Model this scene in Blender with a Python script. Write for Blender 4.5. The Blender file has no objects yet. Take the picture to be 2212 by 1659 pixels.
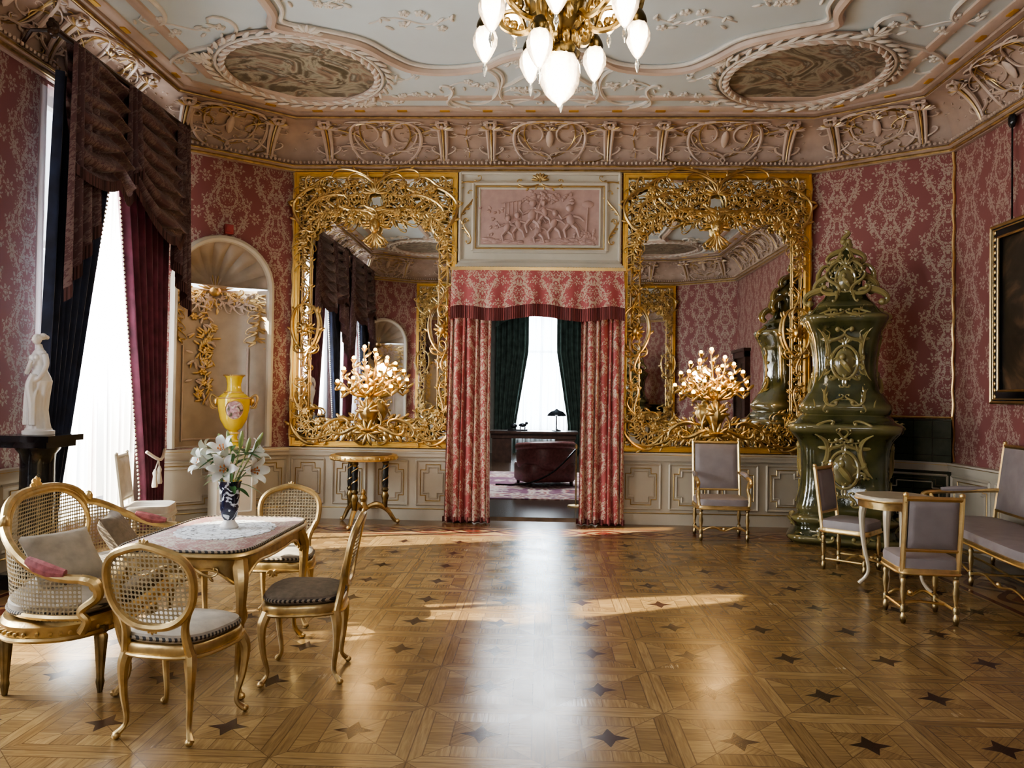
import bpy, math, random
from mathutils import Vector, Matrix
random.seed(7)
D=bpy.data; C=bpy.context; COL=C.scene.collection
pi=math.pi; sin=math.sin; cos=math.cos
R=math.radians
# ------------------------------------------------------------------ node helpers
class E:
    def __init__(s,nt,k): s.nt=nt; s.k=k
    def _o(s,op,b=None,c=None): return s.nt.math(op,s,b,c)
    def __add__(s,b): return s._o('ADD',b)
    def __radd__(s,b): return s._o('ADD',b)
    def __sub__(s,b): return s._o('SUBTRACT',b)
    def __rsub__(s,b): return s.nt.math('SUBTRACT',b,s)
    def __mul__(s,b): return s._o('MULTIPLY',b)
    def __rmul__(s,b): return s._o('MULTIPLY',b)
    def __truediv__(s,b): return s._o('DIVIDE',b)
    def abs(s): return s._o('ABSOLUTE')
    def fr(s): return s._o('FRACT')
    def fl(s): return s._o('FLOOR')
    def sin(s): return s._o('SINE')
    def cos(s): return s._o('COSINE')
    def lt(s,b): return s._o('LESS_THAN',b)
    def gt(s,b): return s._o('GREATER_THAN',b)
    def mx(s,b): return s._o('MAXIMUM',b)
    def mn(s,b): return s._o('MINIMUM',b)
class NT:
    def __init__(s,name,col=(.8,.8,.8),rough=.5,metal=0,**kw):
        s.m=D.materials.new(name); s.m.use_nodes=True; s.t=s.m.node_tree
        s.b=s.t.nodes['Principled BSDF']
        s.set('Base Color',col); s.set('Roughness',rough); s.set('Metallic',metal)
        for k,v in kw.items(): s.set(k.replace('_',' '),v)
    def put(s,sock,v):
        if isinstance(v,E): s.t.links.new(v.k,sock)
        elif v is None: pass
        else:
            try:
                if hasattr(sock.default_value,'__len__') and len(sock.default_value)==4 and len(v)==3: v=(*v,1)
            except TypeError: pass
            sock.default_value=v
    def set(s,name,v): s.put(s.b.inputs[name],v)
    def node(s,typ,**p):
        n=s.t.nodes.new(typ)
        for k,v in p.items(): setattr(n,k,v)
        return n
    def math(s,op,a,b=None,c=None):
        n=s.node('ShaderNodeMath',operation=op)
        for i,v in enumerate((a,b,c)):
            if v is not None: s.put(n.inputs[i],v)
        return E(s,n.outputs[0])
    def xyz(s,kind='Object'):
        tc=s.node('ShaderNodeTexCoord'); se=s.node('ShaderNodeSeparateXYZ')
        s.t.links.new(tc.outputs[kind],se.inputs[0])
        return [E(s,o) for o in se.outputs]
    def co(s,kind='Object'):
        return E(s,s.node('ShaderNodeTexCoord').outputs[kind])
    def point(s): return E(s,s.node('ShaderNodeNewGeometry').outputs['Pointiness'])
    def comb(s,x,y,z):
        n=s.node('ShaderNodeCombineXYZ')
        for i,v in enumerate((x,y,z)): s.put(n.inputs[i],v)
        return E(s,n.outputs[0])
    def noise(s,vec=None,scale=5,detail=3,dist=0,rough=.5):
        n=s.node('ShaderNodeTexNoise')
        if vec is not None: s.put(n.inputs['Vector'],vec)
        n.inputs['Scale'].default_value=scale; n.inputs['Detail'].default_value=detail
        n.inputs['Distortion'].default_value=dist; n.inputs['Roughness'].default_value=rough
        return E(s,n.outputs[0])
    def white(s,vec):
        n=s.node('ShaderNodeTexWhiteNoise',noise_dimensions='3D'); s.put(n.inputs['Vector'],vec)
        return E(s,n.outputs['Value'])
    def vor(s,vec,scale,feat='F1'):
        n=s.node('ShaderNodeTexVoronoi',feature=feat); s.put(n.inputs['Vector'],vec); n.inputs['Scale'].default_value=scale
        return E(s,n.outputs['Distance'])
    def mix(s,f,a,b):
        n=s.node('ShaderNodeMix',data_type='RGBA')
        s.put(n.inputs[0],f); s.put(n.inputs[6],a); s.put(n.inputs[7],b)
        return E(s,n.outputs[2])
    def step(s,v,lo,hi):
        n=s.node('ShaderNodeMapRange'); s.put(n.inputs[0],v)
        n.inputs[1].default_value=lo; n.inputs[2].default_value=hi
        return E(s,n.outputs[0])
    def ramp(s,v,stops):
        n=s.node('ShaderNodeValToRGB'); s.put(n.inputs[0],v); el=n.color_ramp.elements
        while len(el)<len(stops): el.new(.5)
        for e,(p,c) in zip(el,stops): e.position=p; e.color=(*c,1)
        return E(s,n.outputs[0])
    def bump(s,h,st=.3,d=.01):
        n=s.node('ShaderNodeBump'); s.put(n.inputs['Height'],h); n.inputs['Strength'].default_value=st; n.inputs['Distance'].default_value=d
        s.t.links.new(n.outputs[0],s.b.inputs['Normal'])
# ------------------------------------------------------------------ materials
def M(name,col,rough=.5,metal=0,var=.12,sc=12,bump=0,**kw):
    t=NT(name,col,rough,metal,**kw)
    nz=t.noise(t.co(),sc,4)
    dk=tuple(c*(1-var*1.6) for c in col); lt=tuple(min(1,c*(1+var)) for c in col)
    t.set('Base Color',t.mix(t.step(nz,.3,.7),dk,lt))
    if bump: t.bump(t.noise(t.co(),sc*5,3),bump,.004)
    return t.m
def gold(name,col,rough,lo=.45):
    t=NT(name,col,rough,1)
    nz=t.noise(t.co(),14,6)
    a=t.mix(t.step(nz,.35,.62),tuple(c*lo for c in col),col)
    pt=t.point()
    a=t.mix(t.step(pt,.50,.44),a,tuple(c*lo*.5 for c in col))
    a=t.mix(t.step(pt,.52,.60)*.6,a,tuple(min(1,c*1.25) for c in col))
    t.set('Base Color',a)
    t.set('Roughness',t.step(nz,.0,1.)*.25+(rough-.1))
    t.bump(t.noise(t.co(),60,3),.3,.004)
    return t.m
def damask(name,bg,fg,w=.62,h=.92,rough=.62,sheen=.2,soft=1.0):
    t=NT(name,bg,rough); x,y,z=t.xyz()
    u=x/w; par=(u.fl()*.5).fr()
    vv=(z+y)/h+par
    X=(u.fr()-.5).abs()*w; Y=(vv.fr()-.5)*h
    nv=t.comb(X*1.0,(vv*(2*pi)).cos()*(h*.16),(vv*(2*pi)).sin()*(h*.16))
    n1=t.noise(nv,9,1.5); n2=t.noise(nv,11,1.5,.5)
    X=X+(n1-.5)*.06; Y=Y+(n2-.5)*.06
    def blob(cx,cy,r,a,k,ph=0,rr=True):
        dx=X-cx; dy=Y-cy
        rad=t.math('SQRT',dx*dx+dy*dy); th=t.math('ARCTAN2',dy,dx)
        f=rad.lt((th*k+ph).cos()*a+r)
        if rr: f=f*((rad-r*.5).abs()).gt(.006)*(1-(((th*k+ph).cos()).lt(-.80))*rad.gt(r*.2))
        return f
    s_=w/.62
    f=blob(0,0,.085*s_,.02*s_,8)
    for b in ((0,.225*h/.92,.05,.028,5,pi/2),(.0,-.22*h/.92,.055,.022,6,0),(w*.36,.1*h/.92,.052,.02,7,.4),(w*.44,-.30*h/.92,.062,.02,8,0),(w*.24,-.16*h/.92,.042,.024,5,1.),(w*.25,.30*h/.92,.048,.024,5,2.2),(0,.40*h/.92,.045,.018,6,0),(w*.46,.34*h/.92,.04,.02,5,.8)):
        f=f.mx(blob(b[0],b[1],b[2]*s_,b[3]*s_,b[4],b[5]))
    d1=(X-w*.25-(Y*(2*pi/h)).sin()*(w*.13)).abs(); d2=(X-w*.12-(Y*(4*pi/h)+1).cos()*(w*.07)).abs()
    vine=d1.lt((Y*46).sin().abs()*.018+.004)
    vine2=d2.lt((Y*38+.8).sin().abs()*.014+.003)
    lf=t.noise(nv,26/s_,2,1.2)
    leaves=lf.gt(.57)*(d1.mn(d2)).lt(.07)
    f=f.mx(vine).mx(vine2).mx(leaves)
    f=f*t.noise(nv,70,1).lt(.60)
    t.set('Base Color',t.mix(f*soft,bg,fg)); t.set('Sheen Weight',sheen)
    t.set('Roughness',rough-f*.18)
    t.bump(f,.15,.003)
    return t.m
def cane():
    t=NT('woven_cane',(.42,.30,.13),.5); x,y,z=t.xyz('UV')
    k=2*pi/.022
    h=(x*k*.5).sin()*(y*k*.5).sin()
    d=((x+y)*k*.5).sin().abs()
    t.set('Alpha',1-h.abs().gt(.45)*.999); t.bump(d,.4,.003)
    t.set('Base Color',t.mix(t.noise(t.co(),6),(.22,.17,.10),(.42,.35,.22)))
    return t.m
def parquet():
    t=NT('parquet',(.3,.16,.06),.22); x,y,z=t.xyz(); S=.608
    U=(x-.347)/S+.5; V=(y-3.72)/S+.5
    u=U.fr()-.5; v=V.fr()-.5; ax=u.abs(); ay=v.abs(); m=ax.mx(ay); n=ax.mn(ay)
    o=ax.gt(ay)
    ring1=m.gt(.40); ring2=m.gt(.22)
    mid=ring2*(1-ring1)
    o2=(o-mid).abs()
    diag=1-ring2
    along=t.math('ADD',o2*y,(1-o2)*x); across=t.math('ADD',o2*x,(1-o2)*y)
    al=t.mix(diag,t.comb(along*1.2,across*14,0),t.comb((x+y)*1.0,(x-y)*12,0))
    pid=(t.math('ADD',o2*u,(1-o2)*v)*5).fl()
    rid=ring1+ring2
    rnd=t.white(t.comb(U.fl()*3.1+pid*ring2,V.fl()*7.3+o*5,rid))
    gr=t.noise(al,5,6,.5,.6)
    bright=gr*.74+rnd*.26
    wood=t.ramp(bright,[(.2,(.115,.066,.026)),(.5,(.235,.148,.062)),(.8,(.38,.26,.12))])
    e1=(m-.40).abs(); e2=(m-.22).abs(); e3=.5-m
    e4=(ax-ay).abs()
    seam=e1.mn(e2).mn(e3).mn(e4).lt(.005)
    pl=(((t.math('ADD',o2*u,(1-o2)*v)*5).fr()-.5).abs()).gt(.485)*mid
    wood=t.mix(seam.mx(pl)*.6,wood,(.05,.026,.012))
    star=(m+n*2.4).lt(.168)
    wood=t.mix(star*.97,wood,(.022,.007,.006))
    dist=(10.12-y).mn(y-.1).mn(x+4.68).mn(4.8-x)
    dd=(((10.12+.692*3.47)-(y+x*.692))*.822).mn(((10.12+.806*3.29)-(y-x*.806))*.779)
    dist=dist.mn(dd)
    front=((10.12-y).mn(y-.1)).lt((x+4.68).mn(4.8-x))
    sc=front*x+(1-front)*y
    band=((dist-.80).abs()).lt(.34)
    s1=((dist-.80-((sc*6.0).sin()*.17)).abs()).lt(.035)
    s2=((dist-.80+((sc*6.0).sin()*.17)).abs()).lt(.035)
    dot=((dist-.80).abs()*2.0+((sc*(6/pi)).fr()-.5).abs()).lt(.24)
    ln=(((dist-.80).abs()-.29).abs()).lt(.028)
    bandc=t.mix(t.noise(t.comb(sc*2,dist*25,0),4,4),(.20,.12,.055),(.36,.24,.12))
    bandc=t.mix(s1.mx(s2).mx(ln),bandc,(.10,.022,.016))
    bandc=t.mix(dot,bandc,(.15,.03,.018))
    edge=dist.lt(.46)
    wood=t.mix(edge,wood,t.mix(t.noise(t.comb(x*3,y*3,0),6,4),(.11,.06,.026),(.20,.12,.05)))
    wood=t.mix(band,wood,bandc)
    t.set('Base Color',wood)
    t.set('Roughness',t.noise(t.co(),3,4)*.20+.10+gr*.06)
    t.bump(gr*.5+t.noise(t.co(),1.6,2)*1.5,.10,.01)
    return t.m
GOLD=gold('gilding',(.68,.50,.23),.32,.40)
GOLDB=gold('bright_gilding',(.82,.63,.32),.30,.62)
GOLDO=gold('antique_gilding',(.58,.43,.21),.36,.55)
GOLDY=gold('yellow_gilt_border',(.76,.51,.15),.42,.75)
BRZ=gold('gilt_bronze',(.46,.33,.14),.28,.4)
DAM=damask('rose_damask',(.225,.072,.070),(.38,.285,.235))
DAMC=damask('rose_damask_curtain',(.36,.078,.080),(.54,.41,.32),w=.46,h=.62)
DAMD=damask('plum_damask_drape',(.085,.034,.040),(.15,.095,.09),w=.46,h=.62)
VEL=M('blue_velvet',(.014,.022,.055),.8,0,.3,6,Sheen_Weight=.3)
VELP=M('plum_velvet',(.12,.024,.05),.8,0,.3,6,Sheen_Weight=.3)
GRNV=M('green_velvet',(.06,.085,.065),.85,0,.3,6)
def fringe(name,col):
    t=NT(name,col,.85); x,y,z=t.xyz()
    g=((x+y)*420).sin()
    t.set('Base Color',t.mix(t.step(g,-1,1),tuple(c*.45 for c in col),tuple(c*1.3 for c in col))); t.bump(g,.6,.004); return t.m
FR=fringe('rose_fringe',(.20,.05,.05)); FRD=fringe('plum_fringe',(.09,.04,.04))
CREAM=M('cream_paint',(.50,.46,.38),.42,0,.06,3)
CREAML=M('pale_cream_paint',(.60,.57,.49),.4,0,.05,3)
NICHE=M('niche_plaster',(.44,.37,.29),.5,0,.08,5)
PEACH=M('peach_plaster',(.42,.32,.265),.5,0,.10,5,.1)
PEACHL=M('light_peach_plaster',(.58,.47,.40),.42,0,.08,4,.1)
WHITEP=M('ceiling_plaster',(.60,.68,.72),.65,0,.03,2)
STUC=M('stucco',(.72,.69,.64),.55,0,.08,8)
PINKR=M('pink_relief',(.48,.33,.30),.5,0,.08,10,.1)
MIR=NT('mirror_silver',(.90,.91,.90),.012,1).m
FLOOR=parquet()
CANE=cane()
BEI=M('beige_upholstery',(.44,.40,.34),.8,0,.12,14,.3)
TAUPE=M('taupe_upholstery',(.20,.165,.13),.8,0,.15,30,.3)
MAUVE=M('mauve_upholstery',(.285,.255,.265),.45,0,.08,8,.15)
def piping():
    t=NT('striped_piping',(.05,.04,.03),.7); x,y,z=t.xyz(); g=((x+y*1.3)*190).sin()
    t.set('Base Color',t.mix(g.gt(0),(.02,.018,.018),(.28,.23,.17))); return t.m
PIPE=piping()
IVF=M('ivory_fabric',(.60,.56,.5),.7,0,.08,12,.1)
BLK=M('black_marble',(.012,.014,.018),.15,0,.5,4)
MARB=M('white_marble',(.72,.71,.68),.35,0,.06,5)
YEL=M('yellow_porcelain',(.66,.48,.04),.12,0,.08,5,Coat_Weight=.6)
DKW=M('dark_wood',(.045,.022,.014),.3,0,.3,10)
LEA=M('oxblood_leather',(.13,.045,.042),.35,0,.25,20,.2)
LEAF=M('leaf_green',(.07,.17,.06),.45,0,.3,14)
PETAL=M('white_petal',(.78,.81,.76),.5,0,.05,20,Subsurface_Weight=.1)
BUD=M('lily_bud_green',(.34,.42,.16),.5,0,.2,14)
STA=M('orange_stamen',(.45,.15,.03),.6)
def lace():
    t=NT('white_lace',(.78,.82,.88),.8); x,y,z=t.xyz()
    h=t.vor(t.comb(x,y,0),55); r=t.math('SQRT',x*x+y*y)
    t.set('Alpha',1-(h.gt(.70)*.7)); t.set('Base Color',t.mix(((r*75).sin()).gt(.6),(.82,.86,.92),(.62,.65,.7))); return t.m
LACE=lace()
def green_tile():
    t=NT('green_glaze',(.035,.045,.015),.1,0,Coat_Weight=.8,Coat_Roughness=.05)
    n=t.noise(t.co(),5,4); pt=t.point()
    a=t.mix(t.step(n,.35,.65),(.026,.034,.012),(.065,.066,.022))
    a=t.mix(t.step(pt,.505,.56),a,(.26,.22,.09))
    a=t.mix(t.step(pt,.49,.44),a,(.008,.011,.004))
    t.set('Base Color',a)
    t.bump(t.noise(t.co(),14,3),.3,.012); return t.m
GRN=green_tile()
def tiles():
    t=NT('dark_green_tile',(.015,.025,.018),.12); x,y,z=t.xyz()
    g=(((x*5).fr()-.5).abs()).gt(.48).mx((((z*5).fr()-.5).abs()).gt(.48))
    t.set('Base Color',t.mix(g,t.mix(t.noise(t.co(),9,3),(.012,.022,.015),(.05,.065,.045)),(.005,.006,.005))); return t.m
TILE=tiles()
def painting(name,dark):
    t=NT(name,(.2,.2,.1),.4); n=t.noise(t.co(),1.7 if dark else 1.8,9,2.2,.55)
    if dark: st=[(.3,(.01,.008,.006)),(.5,(.03,.022,.015)),(.62,(.10,.06,.035)),(.75,(.22,.14,.09))]
    else: st=[(.28,(.05,.04,.03)),(.40,(.14,.12,.085)),(.47,(.36,.34,.27)),(.53,(.26,.18,.13)),(.58,(.11,.105,.08)),(.64,(.34,.34,.31)),(.74,(.48,.41,.32))]
    t.set('Base Color',t.ramp(n,st)); t.bump(t.noise(t.co(),30,2),.1,.003); return t.m
CPAINT=painting('allegory_painting',False); DPAINT=painting('dark_painting',True)
def emis(name,col,st,base=(.9,.85,.75)):
    return NT(name,base,.2,0,Emission_Color=(*col,1),Emission_Strength=st).m
BULB=emis('warm_bulb',(1,.56,.17),10)
def glasslamp():
    t=NT('frosted_lamp_glass',(.9,.87,.8),.12,0); x,y,z=t.xyz()
    f=t.noise(t.co(),34,2)
    t.set('Base Color',t.mix(t.step(f,.4,.6),(.40,.36,.28),(.85,.8,.7)))
    lw=t.node('ShaderNodeLayerWeight'); lw.inputs[0].default_value=.5; fc=E(t,lw.outputs['Facing'])
    t.set('Emission Color',t.mix(fc,(1,.90,.70),(1,.62,.30))); t.set('Emission Strength',(1-fc)*(1-fc)*9.0+t.step(f,.40,.62)*.9+.1); t.set('Coat Weight',.8); t.bump(f,.7,.01); return t.m
GLASSL=glasslamp()
CRY=NT('crystal',(.85,.88,.9),.05,0,Transmission_Weight=.8).m
def sheer():
    t=NT('sheer_voile',(.9,.92,.95),.9); nt=t.t
    tr=t.node('ShaderNodeBsdfTransparent'); tl=t.node('ShaderNodeBsdfTranslucent'); tl.inputs[0].default_value=(.9,.93,.97,1)
    mx=t.node('ShaderNodeMixShader'); mx.inputs[0].default_value=.45
    nt.links.new(tr.outputs[0],mx.inputs[1]); nt.links.new(tl.outputs[0],mx.inputs[2])
    nt.links.new(mx.outputs[0],nt.nodes['Material Output'].inputs[0]); return t.m
SHEER=sheer()
def carpet():
    t=NT('persian_carpet',(.2,.08,.07),.9); x,y,z=t.xyz()
    v=t.vor(t.comb((x*2).sin(),(y*2).sin(),0),3.5); n=t.noise(t.comb(x.abs(),y.abs(),0),7,2,1)
    t.set('Base Color',t.ramp(v*.6+n*.5,[(.3,(.04,.03,.07)),(.45,(.26,.08,.08)),(.55,(.50,.42,.36)),(.7,(.14,.05,.09))])); return t.m
CARP=carpet()
def bluewhite():
    t=NT('cobalt_cut_porcelain',(.02,.03,.12),.1,0,Coat_Weight=.6)
    n=t.noise(t.co(),17,2,1.5)
    t.set('Base Color',t.mix(t.step(n,.55,.57),(.008,.01,.035),(.70,.74,.78))); return t.m
BLUEW=bluewhite()
def vase_scene():
    t=NT('painted_medallion',(.6,.5,.4),.15); n=t.noise(t.co(),16,4,1)
    t.set('Base Color',t.ramp(n,[(.35,(.06,.09,.04)),(.5,(.45,.25,.3)),(.6,(.6,.58,.5)),(.7,(.3,.4,.45))])); return t.m
VSC=vase_scene()
# ------------------------------------------------------------------ mesh builder
def cr(p,n=6,closed=False):
    p=[Vector(q) for q in p]; out=[]; L=len(p)
    rng=L if closed else L-1
    for i in range(rng):
        if closed: a,b,c,d=p[i-1],p[i],p[(i+1)%L],p[(i+2)%L]
        else: a,b,c,d=p[max(i-1,0)],p[i],p[i+1],p[min(i+2,L-1)]
        for j in range(n):
            t=j/n
            out.append(.5*((2*b)+(c-a)*t+(2*a-5*b+4*c-d)*t*t+(-a+3*b-3*c+d)*t**3))
    if not closed: out.append(p[-1])
    return out
def lerpl(l,t):
    x=t*(len(l)-1); i=min(int(x),len(l)-2); return l[i]+(l[i+1]-l[i])*(x-i)
class MB:
    def __init__(s): s.v=[];s.f=[];s.uv=[];s.m=Matrix.Identity(4); s.map=None
    def add(s,vs,fs,uv=None):
        o=len(s.v)
        for v in vs:
            v=s.m@Vector(v)
            if s.map: v=Vector(s.map(v))
            s.v.append(v)
        s.uv+= uv if uv else [(0,0)]*len(vs)
        s.f+=[tuple(i+o for i in f) for f in fs]
        return s
    def box(s,x0,x1,y0,y1,z0,z1):
        return s.add([(x,y,z) for z in (z0,z1) for y in (y0,y1) for x in (x0,x1)],
            [(0,2,3,1),(4,5,7,6),(0,1,5,4),(2,6,7,3),(0,4,6,2),(1,3,7,5)])
    def grid(s,fn,nu,nv,cu=False,cv=False,uvf=None):
        vs=[];uv=[]
        for j in range(nv+(0 if cv else 1)):
            for i in range(nu+(0 if cu else 1)):
                u=i/nu;v=j/nv; p=fn(u,v); vs.append(p); uv.append(uvf(u,v,p) if uvf else (u,v))
        W=nu+(0 if cu else 1); H=nv+(0 if cv else 1); fs=[]
        for j in range(nv):
            for i in range(nu):
                a=j*W+i; b=j*W+(i+1)%W; c=((j+1)%H)*W+(i+1)%W; d=((j+1)%H)*W+i
                fs.append((a,b,c,d))
        return s.add(vs,fs,uv)
    def lathe(s,prof,c=(0,0,0),n=24,flute=0,nf=8):
        vs=[];fs=[]
        for r,z in prof:
            for i in range(n):
                a=2*pi*i/n; rr=r*(1+flute*cos(nf*a)); vs.append((c[0]+rr*cos(a),c[1]+rr*sin(a),c[2]+z))
        for j in range(len(prof)-1):
            for i in range(n): fs.append((j*n+i,j*n+(i+1)%n,(j+1)*n+(i+1)%n,(j+1)*n+i))
        fs.append(tuple(range(n))[::-1]); fs.append(tuple((len(prof)-1)*n+i for i in range(n)))
        return s.add(vs,fs)
    def loft(s,outs):
        n=len(outs[0]); vs=[p for o in outs for p in o]; fs=[]
        for j in range(len(outs)-1):
            for i in range(n): fs.append((j*n+i,j*n+(i+1)%n,(j+1)*n+(i+1)%n,(j+1)*n+i))
        fs.append(tuple(range(n))[::-1]); fs.append(tuple((len(outs)-1)*n+i for i in range(n)))
        return s.add(vs,fs)
    def pad(s,out,rings,c=(0,0)):
        return s.loft([[(c[0]+(x-c[0])*k,c[1]+(y-c[1])*k,z) for x,y in out] for k,z in rings])
    def tube(s,pts,r,n=8,closed=False):
        pts=[Vector(p) for p in pts]; L=len(pts)
        rad=(lambda t:r) if not isinstance(r,(list,tuple)) else (lambda t:lerpl(r,t))
        vs=[];fs=[]; up=None
        for i,p in enumerate(pts):
            a=pts[(i-1)%L] if (closed or i>0) else p; b=pts[(i+1)%L] if (closed or i<L-1) else p
            t=(b-a)
            t=t.normalized() if t.length>1e-9 else Vector((0,0,1))
            if up is None:
                up=Vector((0,1,0)) if abs(t.y)<.9 else Vector((1,0,0))
            up=(up-t*up.dot(t)); up=up.normalized() if up.length>1e-6 else t.orthogonal().normalized()
            w=t.cross(up); rr=rad(i/max(L-1,1))
            for k in range(n):
                A=2*pi*k/n; vs.append(p+up*(rr*cos(A))+w*(rr*sin(A)))
        for j in range(L if closed else L-1):
            for k in range(n):
                J=(j+1)%L; fs.append((j*n+k,j*n+(k+1)%n,J*n+(k+1)%n,J*n+k))
        if not closed:
            fs.append(tuple(range(n))[::-1]); fs.append(tuple((L-1)*n+k for k in range(n)))
        return s.add(vs,fs)
    def ball(s,c,r,n=8,rot=None):
        if not isinstance(r,(tuple,list)): r=(r,r,r)
        c=Vector(c); vs=[];fs=[]; m=max(4,n//2+1)
        for j in range(m+1):
            ph=pi*j/m
            ph=min(max(ph,.02),pi-.02)
            for i in range(n):
                a=2*pi*i/n; p=Vector((r[0]*sin(ph)*cos(a),r[1]*sin(ph)*sin(a),r[2]*cos(ph)))
                if rot is not None: p=rot@p
                vs.append(c+p)
        for j in range(m):
            for i in range(n): fs.append((j*n+i,(j+1)*n+i,(j+1)*n+(i+1)%n,j*n+(i+1)%n))
        return s.add(vs,fs)
    def leaf(s,x,z,ang,l,w=None,y=0,d=.4):
        w=w or l*.34
        rot=Matrix.Rotation(-ang,3,'Y')
        c=Vector((x+cos(ang)*l*.5,y,z+sin(ang)*l*.5))
        return s.ball(c,(l*.5,w*d+.003,w*.5),6,rot)
def scroll(p0,p1,k=.8,curl=17,S=False,flip=False,n=30):
    z=0j;th=0;pts=[0j]
    for i in range(n):
        q=(i+.5)/n*2-1; kk=(k+curl*abs(q)**3)*(-1 if (S and q<0) else 1)
        th+=kk*2/n*.5; z+=complex(cos(th),sin(th))*(2/n); th+=kk*2/n*.5; pts.append(z)
    if flip: pts=[p.conjugate() for p in pts]
    a=complex(*p0); b=complex(*p1); f=(b-a)/(pts[-1]-pts[0])
    return [((p-pts[0])*f+a) for p in pts]
def orn(mb,p0,p1,k=.8,curl=17,S=False,flip=False,r=.02,y=0,leaves=2,sx=1,n=6,ls=5):
    P=scroll(p0,p1,k,curl,S,flip)
    pts=[(p.real*sx,y-.35*r,p.imag) for p in P]
    mb.tube(pts,[r*.45,r*.8,r*1.2,r*.8,r*.45],n)
    for e in (0,-1): mb.ball(pts[e],r*1.1,6)
    L=len(P)
    for j in range(leaves):
        i=int(L*(.3+.4*(j/(max(leaves-1,1)))))
        d=P[min(i+1,L-1)]-P[i-1]; ang=math.atan2(d.imag,d.real)+(.7 if (flip) else -.7)
        if sx<0: ang=pi-ang
        mb.leaf(P[i].real*sx,P[i].imag,ang,r*ls,r*2.0,y)
def vine(mb,path,n,size,r,y=0,sx=1,seg=6):
    """stem with alternating curled tendrils and leaves"""
    Pp=cr([(a,0,b) for a,b in path],10); mb.tube([(p.x*sx,y,p.z) for p in Pp],r,5)
    L=len(Pp)-1
    for i in range(n):
        k=int(L*(i+.5)/n); p=Pp[k]; q=Pp[min(k+1,L)]; t=math.atan2(q.z-p.z,q.x-p.x); s=1 if i%2 else -1
        e=(p.x+size*cos(t+s*.9),p.z+size*sin(t+s*.9))
        Q=scroll((p.x,p.z),e,.8,13,False,s>0,18); mb.tube([(c.real*sx,y-.5*r,c.imag) for c in Q],[r*1.3,r*1.1,r*.8,r*.5],5)
        mb.ball((Q[-1].real*sx,y-r,Q[-1].imag),r*1.3,5)
        for A in (t-s*.8,t-s*1.5):
            A=A if sx>0 else pi-A
            mb.leaf(p.x*sx,p.z,A,size*.8,size*.28,y-r*.5)
def flower(mb,x,z,r,y=0,n=6):
    for i in range(n): mb.leaf(x,z,2*pi*i/n,r,r*.7,y)
    mb.ball((x,y-r*.15,z),r*.3,6)
def link(o): COL.objects.link(o); return o
def ob(name,mb,mat,parent=None,loc=(0,0,0),rz=0,smooth=True,label=None,cat=None,kind=None,group=None,ang=.75):
    me=D.meshes.new(name); me.from_pydata([tuple(v) for v in mb.v],[],mb.f); me.update()
    uv=me.uv_layers.new(name='UV')
    for l in me.loops: uv.data[l.index].uv=mb.uv[l.vertex_index]
    if smooth: me.shade_smooth(); me.set_sharp_from_angle(angle=ang)
    me.materials.append(mat)
    o=link(D.objects.new(name,me)); o.location=loc; o.rotation_euler=(0,0,rz)
    if parent: o.parent=parent
    for k,v in (('label',label),('category',cat),('kind',kind),('group',group)):
        if v: o[k]=v
    return o
def thing(name,loc,rz=0,label='',cat='',group=None):
    o=link(D.objects.new(name,None)); o.location=loc; o.rotation_euler=(0,0,rz); o.empty_display_size=.1
    o['label']=label; o['category']=cat
    if group: o['group']=group
    return o
def dup(T,loc,rz,label=None):
    n=link(T.copy()); n.location=loc; n.rotation_euler=(0,0,rz)
    if label: n['label']=label
    def rec(a,b):
        for c in [q for q in D.objects if q.parent==a]:
            k=link(c.copy()); k.parent=b; rec(c,k)
    rec(T,n); return n
# ------------------------------------------------------------------ room shell
P=[(-3.29,10.12),(3.47,10.12),(4.8,9.2),(4.8,1.0),(3.47,.1),(-3.29,.1),(-4.68,1.0),(-4.68,9.0)]
WN=['front','front_right','right','back_right','back','back_left','left','front_left']
H=5.18
def wframe(i):
    a=Vector(P[i]); b=Vector(P[(i+1)%8]); d=b-a
    return a,d.length,math.atan2(d.y,d.x)
def inset(d):
    out=[]
    for i in range(8):
        p=Vector(P[i]); e1=(p-Vector(P[i-1])).normalized(); e2=(Vector(P[(i+1)%8])-p).normalized()
        n1=Vector((e1.y,-e1.x)); n2=Vector((e2.y,-e2.x))
        out.append(p+(n1+n2)/(1+n1.dot(n2))*d)
    return out
def wallmesh(L,holes,th=.25,H=H):
    mb=MB(); xs=sorted({0,L}|{h[0] for h in holes}|{h[1] for h in holes}); zs=sorted({0,H}|{h[2] for h in holes}|{h[3] for h in holes})
    for a,b in zip(xs,xs[1:]):
        for c,d in zip(zs,zs[1:]):
            mx,mz=(a+b)/2,(c+d)/2
            if any(h[0]<mx<h[1] and h[2]<mz<h[3] for h in holes): continue
            mb.box(a,b,0,th,c,d)
    return mb
NR=.56
def nichewall(L,cx,z0,zs):
    mb=MB(); r=NR
    def q(x0,x1,za,zb): mb.add([(x0,0,za),(x1,0,za),(x1,0,zb),(x0,0,zb)],[(0,1,2,3)])
    q(0,cx-r,0,H); q(cx+r,L,0,H); q(cx-r,cx+r,0,z0)
    n=24
    for i in range(n):
        a=pi-pi*i/n; b=pi-pi*(i+1)/n
        x0,x1=cx+r*cos(a),cx+r*cos(b); mb.add([(x0,0,zs+r*sin(a)),(x1,0,zs+r*sin(b)),(x1,0,H),(x0,0,H)],[(0,1,2,3)])
    return mb
WINC=[7.8,4.46,1.75]
WO=(-.68,.80)
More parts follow.
